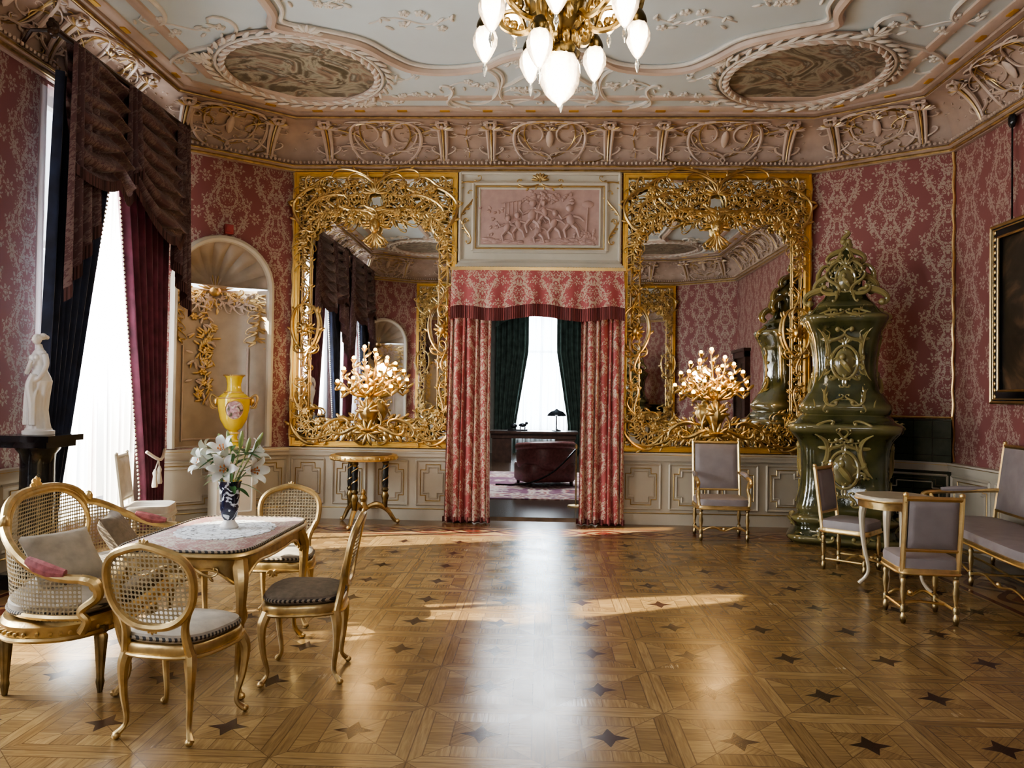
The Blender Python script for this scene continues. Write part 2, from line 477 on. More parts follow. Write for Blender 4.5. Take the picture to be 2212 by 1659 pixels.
for i in range(8):
    a,L,rz=wframe(i); kw=dict(loc=(a.x,a.y,0),rz=rz,smooth=False,kind='structure')
    if i==0: mb=wallmesh(L,[(3.29-.95,3.29+.85,0,3.15)],.35)
    elif i==4: mb=wallmesh(L,[(3.47-.9,3.47+.9,0,3.15)],.3)
    elif i==6: mb=wallmesh(L,[(w-1.0+WO[0],w-1.0+WO[1],.35,4.5) for w in WINC],.4)
    elif i==7: mb=nichewall(L,L*.51,.93,2.95)
    elif i==5: mb=nichewall(L,L*.5,.93,2.95)
    else: mb=wallmesh(L,[])
    ob('wall_'+WN[i],mb,DAM,**kw)
fl=MB(); fl.add([(x,y,z) for z in (0,-.2) for x,y in P],[tuple(range(8))[::-1],tuple(range(8,16))]+[(i,(i+1)%8,8+(i+1)%8,8+i) for i in range(8)])
ob('floor',fl,FLOOR,smooth=False,kind='structure')
cl=MB(); cl.add([(x,y,z) for z in (H,H+.2) for x,y in P],[tuple(range(8)),tuple(range(8,16))[::-1]]+[(i,(i+1)%8,8+(i+1)%8,8+i) for i in range(8)])
ob('ceiling',cl,WHITEP,smooth=False,kind='structure')
TR=[0]
def trim(mb,mat,loc=(0,0,0),rz=0,smooth=True):
    TR[0]+=1; return ob('trim_%d'%TR[0],mb,mat,loc=loc,rz=rz,smooth=smooth,kind='structure')
def sweep(prof,mat):
    mb=MB(); vs=[];fs=[]
    for d,z in prof: vs+=[(p.x,p.y,z) for p in inset(d)]
    for j in range(len(prof)-1):
        for i in range(8): fs.append((j*8+i,j*8+(i+1)%8,(j+1)*8+(i+1)%8,(j+1)*8+i))
    mb.add(vs,fs); return trim(mb,mat)
cove=[(.42-.37*cos(R(a)),4.66+.42*sin(R(a))) for a in range(0,91,9)]
sweep([(0.005,4.53),(.05,4.53),(.06,4.56),(.1,4.58),(.1,4.61),(.06,4.62),(.05,4.66)]+cove[1:]+[(.46,5.08),(.46,5.12),(.52,5.13),(.54,5.17),(.54,H-.002)],PEACH)
for d,z,r in ((.075,4.55,.018),(.105,4.60,.012),(.47,5.10,.012)):
    mb=MB()
    ring=inset(d)
    mb.tube([(p.x,p.y,z) for p in ring],r,6,True); trim(mb,GOLDO)
mb=MB()
for i in range(8):
    ring=inset(.1); a=ring[i]; b=ring[(i+1)%8]; n=int((b-a).length/.055)
    for k in range(n):
        p=a+(b-a)*((k+.5)/n); mb.ball((p.x,p.y,4.645),.02,5)
trim(mb,PEACHL)
sweep([(.54,H-.03),(.62,H-.035),(.66,H-.02),(.66,H-.001)],PEACHL)
sweep([(.86,H-.001),(.87,H-.02),(.92,H-.03),(.97,H-.02),(.98,H-.001)],PEACHL)
mb=MB()
for i in range(8):
    ring=inset(.58); a=ring[i]; b=ring[(i+1)%8]; n=max(2,int((b-a).length/.5))
    e=(b-a).normalized(); q=Vector((e.y,-e.x))
    for k in range(n):
        p=a+(b-a)*((k+.5)/n); c0=p-e*.06-q*.025; c1=p+e*.06-q*.025; c2=p+e*.06+q*.025; c3=p-e*.06+q*.025
        vs=[(c.x,c.y,z) for z in (H-.045,H-.02) for c in (c0,c1,c2,c3)]
        mb.add(vs,[(0,1,2,3),(4,7,6,5),(0,4,5,1),(1,5,6,2),(2,6,7,3),(3,7,4,0)])
trim(mb,GOLDY,smooth=False)
def covemap(v):
    t=v.z; ph=t*pi/2; d=-v.y
    return (v.x,-(.42-.37*cos(ph)+d*cos(ph)),4.66+.42*sin(ph)-d*sin(ph))
def console(mb,mg,s):
    for dx in (-.045,.045):
        mb.tube([(s+dx*(.7+.5*t),-.02-.04*sin(pi*t),t) for t in [k/8 for k in range(9)]],[.014,.02,.024,.026,.028],6)
    mg.tube([(s,-.03-.045*sin(pi*t),t) for t in [k/8 for k in range(9)]],[.008,.012,.014,.016,.016],6)
    for k in range(9):
        A=R(90+(k-4)*24); (mg if k in (2,6) else mb).leaf(s,.80,A,.17,.05,-.06)
    for sx in (-1,1):
        for (x0,z0,x1,z1,S_) in ((.05,.05,.10,.30,True),(.05,.95,.15,.62,False)):
            Q=scroll((x0,z0),(x1,z1),.8,14,S_,False,18); mb.tube([(s+c.real*sx,-.03,c.imag) for c in Q],[.01,.018,.01],5)
        mb.ball((s+sx*.06,-.03,.04),.03,6)
def panel(mbg,mb,s,w):
    h=w/2
    for sx in (-1,1):
        def q(x0,z0,x1,z1,**k):
            P_=scroll((x0,z0),(x1,z1),k.get('k',.8),k.get('curl',17),k.get('S',False),k.get('flip',False))
            tgt=k.get('mb',mb); r=k.get('r',.013)
            tgt.tube([(s+p.real*sx,-.02,p.imag*1.0) for p in P_],[r*.5,r,r*1.4,r,r*.5],6)
        q(.05,.15,.05,.85,flip=False,k=1.2,curl=14,r=.018)
        q(.09,.3,.09,.95,flip=True,k=1.2,curl=12,r=.008,mb=mbg)
        q(.1*h,.1,.55*h,.35,S=True,r=.015)
        q(.2*h,.85,.62*h,.65,flip=True,mb=mbg,r=.010)
        q(.5*h,.2,.86*h,.25,flip=True,r=.015)
        q(.6*h,.45,.9*h,.85,S=True,mb=mbg,r=.009)
        q(.35*h,.5,.6*h,.9,flip=True,k=1.2,r=.013)
        q(.62*h,.08,.95*h,.12,flip=False,k=.6,r=.008,mb=mbg)
        q(.25*h,.3,.45*h,.62,flip=False,k=.9,r=.010); q(.7*h,.75,.95*h,.6,flip=True,r=.010)
        mbg.tube([(s+sx*x*h,-.012,z) for x,z in ((.22,.72),(.34,.72),(.34,.88),(.58,.88),(.58,.56),(.72,.56))],.007,4)
        for t in range(9):
            mb.leaf(s+sx*h*(.12+.095*t),.15+.3*((t*37)%5)/5,R(90-sx*(20+35*t)),.09,.035,-.015)
        mbg.leaf(s+sx*.75*h,.55,R(20 if sx>0 else 160),.1,.03,-.02)
    mb.ball((s,-.03,.5),(.05,.03,.2),8)
    for k in range(7): (mb if k%2 else mbg).leaf(s,.72,R(90+(k-3)*26),.11,.035,-.03)
def fl_small(mb,s,t):
    for k in range(5): mb.leaf(s,t,R(90+72*k),.06,.035,-.015)
for i in range(8):
    a,L,rz=wframe(i); mbc=MB(); mbg=MB(); mbc.map=covemap; mbg.map=covemap
    if i==0: cons=[.5,2.0,2.62,4.12,4.8,6.4]
    elif L<2: cons=[L*.2,L*.8]
    else:
        n=int(L//1.25); cons=[L*(k+.5)/n for k in range(n)]
    for s in cons: console(mbc,mbg,s)
    for s,e in zip(cons,cons[1:]):
        w=e-s-.16
        if w>.65: panel(mbg,mbc,(s+e)/2,w)
        else:
            for t in (.25,.5,.75): fl_small(mbc,(s+e)/2,t)
            for sx in (-1,1):
                for zz in (.2,.5,.8):
                    Q=scroll((.05,zz),(.17,zz+.12),.8,14,True,False,16); mbc.tube([((s+e)/2+c.real*sx,-.015,c.imag) for c in Q],.008,5)
            mbg.tube([((s+e)/2+.02*sin(t*9),-.01,t) for t in [.1+.08*k for k in range(11)]],.007,5)
    r_=random.Random(i)
    for k in range(int(L*26)):
        mbc.leaf(r_.uniform(.05,L-.05),r_.uniform(.06,.95),r_.uniform(0,6.28),.055,.022,-.004)
    trim(mbc,PEACHL,(a.x,a.y,0),rz); trim(mbg,GOLDO,(a.x,a.y,0),rz)
# wainscot
def wains(i,s0,s1,n):
    a,L,rz=wframe(i); mb=MB(); mg=MB()
    mb.box(s0,s1,-.05,0,.0,.9); mb.box(s0,s1,-.08,-.05,0,.14); mb.box(s0,s1,-.09,-.04,.82,.87); mb.box(s0,s1,-.11,0,.87,.92)
    mg.tube([(s0,-.1,.895),(s1,-.1,.895)],.012,6); mg.tube([(s0,-.082,.15),(s1,-.082,.15)],.007,6)
    w=(s1-s0)/n
    for k in range(n):
        x0=s0+k*w+.06; x1=s0+(k+1)*w-.06
        for ins,r,m_ in ((0,.018,mb),(.05,.006,mg),(.085,.012,mb)):
            c=.07 if ins else 0
            X0,X1,Z0,Z1=x0+ins,x1-ins,.2+ins,.77-ins
            if X1-X0<.2: continue
            pts=[(X0+c,Z0),(X1-c,Z0),(X1-c,Z0+c),(X1,Z0+c),(X1,Z1-c),(X1-c,Z1-c),(X1-c,Z1),(X0+c,Z1),(X0+c,Z1-c),(X0,Z1-c),(X0,Z0+c),(X0+c,Z0+c)] if c else [(X0,Z0),(X1,Z0),(X1,Z1),(X0,Z1)]
            for p,q in zip(pts,pts[1:]+pts[:1]): m_.tube([(p[0],-.055,p[1]),(q[0],-.055,q[1])],r,4)
    trim(mb,CREAM,(a.x,a.y,0),rz); trim(mg,GOLDO,(a.x,a.y,0),rz)
wains(0,0,2.19,4); wains(0,4.29,6.76,4)
a,L,rz=wframe(7); wains(7,0,L,2)
wains(1,0,wframe(1)[1],2); wains(2,0,6.95,8); wains(3,0,wframe(3)[1],2)
wains(4,0,2.3,3); wains(4,4.5,6.76,3); wains(5,0,wframe(5)[1],2)
for s0,s1,n in ((1.58,2.74,1),(4.30,6.08,3),(7.62,8.0,1)): wains(6,s0,s1,n)
for x,y in (P[1],P[2],P[0],P[7]):
    p=Vector((x,y)); c=(Vector((.06,5.1))-p).normalized()*.03; p+=c
    mb2=MB(); mb2.tube([(p.x+.006*cos(k*1.1),p.y+.006*sin(k*1.1),.93+k*3.6/60) for k in range(61)],.016,5); trim(mb2,GOLD)
# dark double door on the right wall near the entrance
a,L,rz=wframe(2); mb=MB(); s0=7.0; s1=8.1
mb.box(s0,s0+.09,-.12,0,0,2.75); mb.box(s1-.09,s1,-.12,0,0,2.75); mb.box(s0,s1,-.12,0,2.62,2.75); mb.box(s0-.04,s1+.04,-.16,0,2.75,2.82)
mb.box(s0+.09,s1-.09,-.06,0,0,2.62)
for xa in (s0+.13,(s0+s1)/2+.03):
    for za,zb in ((.2,1.0),(1.1,2.5)): 
        xb=xa+.38
        for A,B in (((xa,za),(xb,za)),((xb,za),(xb,zb)),((xb,zb),(xa,zb)),((xa,zb),(xa,za))): mb.tube([(A[0],-.065,A[1]),(B[0],-.065,B[1])],.015,5)
ob('door_2',mb,DKW,loc=(a.x,a.y,0),rz=rz,kind='structure')
# niches
for i,f in ((7,.51),(5,.5)):
    a,L,rz=wframe(i); cx=L*f; r=NR; mb=MB(); z0,zs=.93,2.95; dp=.42
    mb.grid(lambda u,v:(cx-r*cos(pi*u),dp*sin(pi*u),z0+(zs-z0)*v),32,4)
    def shell(u,v):
        A=pi*u; B=v*pi/2; k=.16*abs(sin(A*9))*min(1,(1-v)*6)*min(1,v*3)
        fl_=1-k
        return (cx-r*cos(A)*cos(B)*fl_,dp*sin(B)*.95*sin(A)**.3,zs+r*sin(A)*cos(B)*fl_)
    mb.grid(shell,108,14)
    mb.add([(cx-r*cos(pi*k/16),dp*sin(pi*k/16),z0) for k in range(17)],[tuple(range(17))])
    trim(mb,NICHE,(a.x,a.y,0),rz)
    arc=[(cx-(r+.03),-.02,z0)]+[(cx-(r+.03)*cos(pi*k/24),-.02,zs+(r+.03)*sin(pi*k/24)) for k in range(25)]+[(cx+(r+.03),-.02,z0)]
    mb=MB(); mb.tube(arc,.045,8); trim(mb,CREAML,(a.x,a.y,0),rz)
    mb=MB(); arc2=[(cx+(p[0]-cx)*.95,p[1]-.0,zs+(p[2]-zs)*.95 if p[2]>zs else p[2]) for p in arc]; mb.tube(arc2,.01,6); trim(mb,GOLDO,(a.x,a.y,0),rz)
    mb=MB(); mp2=MB()
    def nm(v):
        u=max(-.98,min(.98,(v.x)/r)); return (cx+v.x,dp*math.sqrt(1-u*u)+v.y*1.0-.02,v.z)
    mb.map=nm; mp2.map=nm
    r_=random.Random(11)
    mb.tube([(-.1+.07*sin(k*.45),0,1.5+k*.055) for k in range(26)],.008,5)
    for k in range(110):
        z_=1.5+r_.random()*1.35; (mb if k%3 else mp2).leaf(-.1+r_.gauss(0,.075),z_,r_.uniform(0,6.28),.11,.036,-.01*r_.random())
    for k in range(9): flower(mb,-.1+r_.gauss(0,.06),1.6+k*.14,.06)
    for sx in (-1,1):
        orn(mb,(.05,2.93),(.28,2.86),.8,15,True,False,.018,0,4,sx); orn(mb,(.26,2.9),(.47,2.70),.8,15,True,True,.018,0,4,sx)
        vine(mb,[(.48,2.88),(.51,2.6),(.47,2.25)],12,.11,.007,0,sx); orn(mb,(.1,3.02),(.3,2.95),.8,15,False,False,.014,0,3,sx)
        vine(mp2,[(.05,2.82),(.25,2.74),(.42,2.78)],8,.10,.008,-.01,sx)
        # raised rectangular mouldings on the niche wall
        mp2.tube([(sx*.40,0,1.0),(sx*.40,0,2.2)],.012,5)
    mp2.tube([(x,0,1.02) for x in [-.4+.1*k for k in range(9)]],.012,5)
    for k in range(17): (mb if k%2 else mp2).leaf(0,2.93,R(0+k*11.25),.24,.03,-.02)
    mb.ball((0,-.03,2.92),(.08,.05,.07),8)
    trim(mb,GOLDO,(a.x,a.y,0),rz); trim(mp2,PEACHL,(a.x,a.y,0),rz)
# ------------------------------------------------------------------ ceiling stucco
def cmap(v): return (v.x,v.z,H+v.y)
CX=.06
for px,py in ((-2.68,8.42),(2.83,8.5),(-2.68,1.8),(2.83,1.8)):
    T=thing('ceiling_painting',(px,py,H),0,'round allegorical ceiling painting in muted browns within laurel wreath','painting','ceiling paintings')
    mb=MB(); mb.lathe([(.8,-.015),(.8,0)],n=48); ob('canvas',mb,CPAINT,T)
    mb=MB(); mb.tube([(.83*cos(2*pi*k/48),.83*sin(2*pi*k/48),-.03) for k in range(48)],.035,8,True)
    mb.tube([(.96*cos(2*pi*k/48),.96*sin(2*pi*k/48),-.02) for k in range(48)],.02,8,True); ob('frame',mb,PEACHL,T)
    mb=MB(); mb.tube([(.89*cos(2*pi*k/48),.89*sin(2*pi*k/48),-.035) for k in range(48)],.018,8,True)
    for k in range(40):
        A=2*pi*k/40
        for s_ in (-1,1):
            B=A+pi/2+s_*.55; mb.ball((.9*cos(A)+.05*cos(B)+s_*-.045*cos(A),.9*sin(A)+.05*sin(B)-s_*.045*sin(A),-.05),(.085,.026,.02),6,Matrix.Rotation(B,3,'Z'))
    ob('laurel_wreath',mb,STUC,T)
    mb=MB(); mb.map=lambda v:(v.x,v.z,v.y)
    for q in range(3):
        A0=[R(60),R(-70),R(200)][q]
        for k in range(9): mb.leaf(1.0*cos(A0),1.0*sin(A0),A0+(k-4)*.5,.17,.05,-.03)
    ob('corner_foliage',mb,STUC,T)
def cpath(pts,r,mat,n=8,closed=False):
    mb=MB(); mb.tube([(p.x,p.y,H-.02) for p in cr([(x,y,0) for x,y in pts],n,closed)],r,8,closed); return trim(mb,mat)
half=[(2.6,5.1),(2.62,6.3),(2.6,7.05),(2.68,7.36),(2.35,7.52),(1.95,7.75),(1.72,8.1),(1.5,8.35),(1.15,8.42),(.75,8.32),(.5,8.1),(.25,7.97),(0,7.93)]
full=half+[(-x,y) for x,y in half[::-1][1:]]
for sgn in (1,-1):
    pts=[(CX+x,y if sgn>0 else 10.2-y) for x,y in full]
    cpath(pts,.05,PEACHL); cpath([(CX+(x-CX)*.955,5.1+(y-5.1)*.965) for x,y in pts],.022,STUC)
mb=MB(); mb.map=cmap
for ys in (0,1):
    f=(lambda y:y) if not ys else (lambda y:10.2-y)
    for sx in (-1,1):
        def q(x0,y0,x1,y1,**k):
            P_=scroll((x0,f(y0)),(x1,f(y1)),k.get('k',.8),k.get('curl',15),k.get('S',False),k.get('flip',False)!=(ys==1))
            r=k.get('r',.022); mb.tube([(CX+p.real*sx,-.01,p.imag) for p in P_],[r*.5,r,r*1.2,r,r*.5],6)
        q(.35,9.2,.75,8.45,S=True); q(.55,9.4,1.05,9.2,flip=True); q(.15,9.35,.5,9.35); q(.1,8.6,.65,8.75,S=True,flip=True); q(.85,8.5,.95,9.2,flip=True)
        q(1.1,9.4,1.25,8.9,S=True); q(.2,9.0,.5,9.2,flip=True,r=.016)
        q(3.9,8.4,3.3,7.3,S=True); q(3.9,7.2,3.4,6.4,S=True,flip=True); q(3.7,5.1,3.4,6.2)
        for (bx,by,n_,sp) in ((1.5,9.15,12,.33),(1.35,7.3,14,.4),(3.6,7.4,14,.4),(3.75,6.0,10,.4),(1.7,8.6,9,.2),(.9,8.8,9,.25),(2.2,6.9,12,.3),(0.35,9.0,9,.2),(.3,8.25,7,.2),(3.75,8.1,10,.25),(2.0,9.35,7,.25)):
            rnd=random.Random(int(bx*100)+7)
            for k in range(n_):
                x=bx+rnd.uniform(-sp,sp); y=by+rnd.uniform(-sp*.4,sp*.4)
                if k%4==0: flower(mb,CX+sx*x,f(y),.06,-.01,5)
                else: mb.leaf(CX+sx*x,f(y),rnd.uniform(0,6.28),.11,.035,-.01)
            mb.tube(cr([(CX+sx*(bx-sp),-.005,f(by-.05)),(CX+sx*(bx-sp/3),-.005,f(by+.07)),(CX+sx*(bx+sp/3),-.005,f(by-.06)),(CX+sx*(bx+sp),-.005,f(by+.05))],4),.009,5)
trim(mb,STUC)
# ------------------------------------------------------------------ mirrors
def mirror(i,s,w,label):
    a,L,rz=wframe(i); d=Vector((cos(rz),sin(rz))); p=a+d*s
    T=thing('wall_mirror',(p.x,p.y,.93),rz,label,'mirror','gilt wall mirrors'); h=3.6; hw=w/2
    mb=MB(); mb.box(-hw+.03,hw-.03,-.03,-.012,.03,h-.03); ob('mirror_glass',mb,MIR,T,smooth=False)
    mb=MB()
    for x0,x1,z0,z1 in ((-hw,-hw+.065,0,h),(hw-.065,hw,0,h),(-hw+.065,hw-.065,0,.075),(-hw+.065,hw-.065,h-.065,h)):
        mb.box(x0,x1,-.07,-.0,z0,z1)
    for o_,r in ((.012,.012),(.06,.010)):
        q=[(-hw+o_,o_),(hw-o_,o_),(hw-o_,h-o_),(-hw+o_,h-o_)]
        for A,B in zip(q,q[1:]+q[:1]): mb.tube([(A[0],-.072,A[1]),(B[0],-.072,B[1])],r,5)
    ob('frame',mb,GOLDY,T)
    y=-.085
    for sx in (-1,1):
        mb=MB()
        for o_ in (.12,.23):
            x=sx*(hw-o_)
            mb.tube([(x,y+.02,.35),(x,y+.02,h-.35)],.009,6)
            for k in range(9): mb.ball((x,y+.02,.5+k*(h-1.0)/8),.018,6)
        x=sx*(hw-.175)
        mb.tube([(x+.045*sin(k*.8),y+.015,.45+k*(h-1.0)/80) for k in range(81)],.006,5)
        for k in range(30):
            mb.leaf(x+.04*sin(k*1.5),.5+k*.088,R(90+(55 if k%2 else -55)),.07,.022,y)
        zc=h*.43
        orn(mb,(x-.1,zc-.2),(x-.03,zc+.2),1.2,14,False,False,.017,y,3); orn(mb,(x+.1,zc-.2),(x+.03,zc+.2),1.2,14,False,True,.017,y,3)
        mb.ball((x,y-.03,zc),(.05,.04,.065),8)
        for k in range(10): mb.leaf(x,zc,k*pi/5,.12,.035,y-.01)
        orn(mb,(x+.02,zc+.2),(x-.06,zc+.5),1,15,True,False,.013,y,3); orn(mb,(x-.02,zc-.2),(x+.07,zc-.5),1,15,True,False,.013,y,3)
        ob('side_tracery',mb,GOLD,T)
    mb=MB(); y=-.10; t=h-.04; k_=hw/1.08
    def Q(x0,z0,x1,z1,k=.8,curl=15,S=False,flip=False,r=.016,l=3):
        for sx in (-1,1): orn(mb,(x0*k_,z0),(x1*k_,z1),k,curl,S,flip,r,y,l,sx,6,5.5)
    Q(.08,t-.62,.42,t-.32,.9,13,True,False,.022,4); Q(.40,t-.36,.62,t-.10,.9,14,False,False,.018)
    Q(.12,t-.20,.52,t-.08,.7,13,False,True); Q(.02,t-.42,.30,t-.12,.9,14,False,True,.018)
    Q(.42,t-.42,.80,t-.56,.9,14,False,True,.021,4); Q(.58,t-.12,.96,t-.10,.9,14,True,False)
    Q(.70,t-.28,.98,t-.44,1.0,15,False,True,.019); Q(.62,t-.38,.86,t-.18,1.0,13,True,True)
    Q(.80,t-.66,.97,t-.38,1.0,15,False,False,.02); Q(.60,t-.56,.88,t-.74,.9,15,True,False,.015)
    Q(.12,t-.86,.24,t-.60,1.0,14,False,True,.015,2); Q(.26,t-.54,.52,t-.60,.8,15,False,True,.017)
    Q(.22,t-.34,.44,t-.22,.8,15,True,False,.014); Q(.86,t-.06,.99,t-.25,.8,15,True,False,.014)
    Q(.20,t-.12,.36,t-.05,.8,14,True,False,.011); Q(.44,t-.14,.58,t-.30,.8,14,True,True,.013); Q(.66,t-.60,.74,t-.42,1,14,False,False,.012)
    for sx in (-1,1):
        vine(mb,[(.1*k_,t-.3),(.4*k_,t-.46),(.7*k_,t-.5),(.93*k_,t-.82),(.95*k_,t-1.25)],20,.10,.007,y,sx)
        vine(mb,[(.1*k_,t-.12),(.5*k_,t-.18),(.95*k_,t-.14),(.97*k_,t-.5)],18,.085,.007,y,sx)
        vine(mb,[(.06*k_,t-.46),(.3*k_,t-.60),(.6*k_,t-.50),(.85*k_,t-.66),(.96*k_,t-1.0)],18,.12,.009,y-.01,sx)
        vine(mb,[(.15*k_,t-.24),(.45*k_,t-.30),(.8*k_,t-.30),(.9*k_,t-.6)],16,.10,.008,y-.01,sx)
        for (x,z) in ((.3,.5),(.5,.50),(.66,.66),(.9,.55),(.36,.14),(.75,.2),(.93,.9)): flower(mb,sx*x*k_,t-z,.06,y-.03)
    mb.ball((0,y-.03,t-.68),(.07,.06,.10),10); mb.ball((0,y-.09,t-.70),(.015,.025,.026),6)
    for sx in (-1,1):
        mb.ball((sx*.026,y-.075,t-.655),.011,6); mb.ball((sx*.038,y-.06,t-.73),(.026,.018,.02),6)
    for k in range(13): mb.leaf(0,t-.64,R(-10+k*16.7),.20,.04,y+.005)
    for k in range(7): mb.leaf(0,t-.76,R(-90+(k-3)*18),.20,.04,y)
    for k in range(9): mb.leaf(0,t-.25,R(90+(k-4)*22),.17,.04,y-.02)
    for sx in (-1,1):
        orn(mb,(0.02,t-.52),(.12,t-.36),1,14,True,False,.018,y-.01,2,sx)
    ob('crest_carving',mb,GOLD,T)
    mb=MB()
    Q(.18,.22,.52,.12,.9,14,False,True,.020,4); Q(.48,.18,.80,.16,.9,14,True,False,.018,4); Q(.76,.13,.97,.34,1,15,False,False,.02)
    Q(.60,.28,.92,.24,.9,14,False,False,.017); Q(.90,.30,.95,.66,.7,14,True,False,.016); Q(.30,.10,.72,.09,.5,12,False,True,.015)
    Q(.70,.42,.93,.30,.8,15,False,True,.016); Q(.1,.10,.4,.22,.9,14,True,True,.018,4); Q(.50,.32,.66,.14,.8,15,False,False,.015)
    Q(.84,.48,.97,.82,.7,14,True,True,.013)
    for sx in (-1,1):
        vine(mb,[(.1*k_,.14),(.4*k_,.24),(.7*k_,.2),(.93*k_,.45),(.95*k_,.9)],20,.09,.007,y,sx)
        vine(mb,[(.12*k_,.28),(.35*k_,.16),(.65*k_,.26),(.88*k_,.22),(.96*k_,.55)],16,.10,.009,y-.01,sx)
        for (x,z) in ((.45,.3),(.7,.33),(.86,.46),(.3,.2)): flower(mb,sx*x*k_,z,.06,y-.03)
    ob('base_carving',mb,GOLD,T)
    return T
mirror(0,1.11,2.15,'large gilt rococo wall mirror with scroll carving above round table')
mirror(0,5.53,2.40,'large gilt rococo wall mirror with scroll carving above armchair')
mirror(4,1.13,2.2,'gilt rococo wall mirror on the entrance wall')
mirror(4,5.6,2.2,'gilt rococo wall mirror on the entrance wall')
# ------------------------------------------------------------------ candelabra
def candel(X,Y,Z):
    T=thing('candelabrum',(X,Y,Z),0,'gilt branching candelabrum with glowing globe bulbs before wall mirror','candelabrum','lit candelabra')
    mb=MB(); mb.lathe([(.03,-.02),(.10,0),(.12,.03),(.06,.06),(.05,.11),(.09,.18),(.13,.27),(.10,.36),(.05,.41),(.04,.47),(.06,.5),(.03,.55)],n=20,flute=.06)
    for k in range(10): mb.leaf(0,.0,R(k*36),.18,.05,-.06)
    for k in range(7): mb.leaf(0,.27,R(90+(k-3)*30),.16,.045,-.10)
    for sx in (-1,1):
        orn(mb,(.06,-.02),(.42,.06),.8,13,True,False,.024,-.02,4,sx); orn(mb,(.3,.08),(.52,-.02),.9,14,False,True,.02,-.02,3,sx)
        orn(mb,(.1,.1),(.17,.38),.9,14,True,True,.014,-.02,2,sx)
        mb.tube([(sx*.18,.06,-.02),(sx*.18,.28,-.02)],.02,6)
    ob('base',mb,GOLD,T)
    ends=[(-.40,-.02,.62),(-.30,-.12,.52),(-.33,.02,.78),(-.17,-.14,.66),(-.2,.0,.92),(-.06,-.02,1.06),(.1,-.05,.96),(.22,0,.88),(.16,-.15,.7),(.3,-.1,.56),(.38,0,.66),(.0,-.17,.56),(.33,-.02,.78),(0,-.1,.8)]
    for e in ends:
        mb=MB(); pts=cr([(e[0]*.1,e[1]*.1,.45),(e[0]*.55,e[1]*.6,.46+.25*(e[2]-.5)),(e[0]*.72,e[1]*.9,(e[2]+.5)/2),(e[0]*1.05,e[1]*1.1,e[2]-.09),(e[0],e[1],e[2]-.03)],5)
        mb.tube(pts,[.018,.013,.011,.010],6)
        mb.lathe([(.008,-.05),(.03,-.02),(.042,.004),(.02,.0)],e,10)
        for mm,s_ in ((len(pts)//3,1),(len(pts)//2,-1),(2*len(pts)//3,1)):
            mb.leaf(pts[mm].x,pts[mm].z,R(90-s_*50),.12,.045,pts[mm].y)
        A=ob('arm',mb,GOLD,T)
        mb=MB(); mb.ball((e[0],e[1],e[2]+.022),.026,10); ob('bulb',mb,BULB,A)
    l=D.lights.new('candelabrum_glow','POINT'); l.energy=14; l.color=(1,.62,.26); l.shadow_soft_size=.12
    lo=link(D.objects.new('candelabrum_glow',l)); lo.location=(X,Y-.3,Z+.8); return T
candel(-2.17,9.79,1.14); candel(2.19,9.79,1.16)
# ------------------------------------------------------------------ overdoor, valance, curtains
T=thing('overdoor_panel',(-.035,10.12,3.27),0,'cream overdoor panel with pink plaster relief of playing children','wall panel')
mb=MB(); mb.box(-1.05,1.05,-.08,-.0,0,1.26)
for o_,r in ((.02,.025),(.19,.03),(.27,.018)):
    q=[(-1.05+o_,.02+o_*.8+.06),(1.05-o_,.02+o_*.8+.06),(1.05-o_,1.26-o_*.8),(-1.05+o_,1.26-o_*.8)]
    for A,B in zip(q,q[1:]+q[:1]): mb.tube([(A[0],-.09,A[1]),(B[0],-.09,B[1])],r,6)
mb.box(-1.08,1.08,-.17,0,-.02,.04); mb.box(-1.06,1.06,-.12,0,.04,.07)
ob('panel_frame',mb,CREAML,T)
mb=MB(); q=[(-.83,.26),(.83,.26),(.83,1.07),(-.83,1.07)]
for A,B in zip(q,q[1:]+q[:1]): mb.tube([(A[0],-.1,A[1]),(B[0],-.1,B[1])],.012,6)
for k in range(60): mb.ball((-1.05+k*2.1/59,-.165,-.0),.016,5)
for sx in (-1,1):
    orn(mb,(.95,.35),(.93,.62),.8,14,True,False,.013,-.1,4,sx); orn(mb,(.95,.62),(.93,.98),.8,14,True,True,.013,-.1,4,sx)
    orn(mb,(.04,1.17),(.25,1.15),.8,14,False,False,.014,-.1,3,sx)
    orn(mb,(.8,1.2),(1.0,1.05),.8,14,True,True,.010,-.1,2,sx)
for k in range(7): mb.leaf(0,1.15,R(90+(k-3)*28),.12,.04,-.1)
ob('gilt_ornament',mb,GOLDO,T)
mb=MB(); mb.box(-.8,.8,-.095,-.08,.29,1.04)
def putto(x,z,s,lean=0,arm=1):
    y=-.105
    mb.ball((x,y,z+.17*s),(.05*s,.03,.075*s),8,Matrix.Rotation(lean,3,'Y'))
    mb.ball((x+.05*s*sin(lean),y-.01,z+.30*s),(.045*s,.04,.045*s),8)
    mb.tube([(x-.02*s,y,z+.11*s),(x-.07*s,y-.01,z+.05*s),(x-.05*s,y,z-.03*s)],[.03*s,.024*s,.015*s],6)
    mb.tube([(x+.02*s,y,z+.11*s),(x+.07*s,y-.01,z+.07*s),(x+.10*s,y,z-.02*s)],[.03*s,.024*s,.015*s],6)
    mb.tube([(x-.03*s,y,z+.22*s),(x-.1*s,y-.01,z+.18*s*arm),(x-.14*s,y,z+.24*s)],[.02*s,.016*s,.011*s],6)
    mb.tube([(x+.03*s,y,z+.22*s),(x+.1*s,y-.01,z+.2*s),(x+.15*s,y,z+.16*s*arm)],[.02*s,.016*s,.011*s],6)
for x,z,s,l in ((-.42,.38,.9,.3),(-.28,.42,.9,-.2),(-.1,.5,1.15,.2),(.06,.58,.9,-.3),(.18,.42,1.0,.4),(.40,.44,1.15,-.3),(-.02,.36,.8,.5)): putto(x,z,s,l)
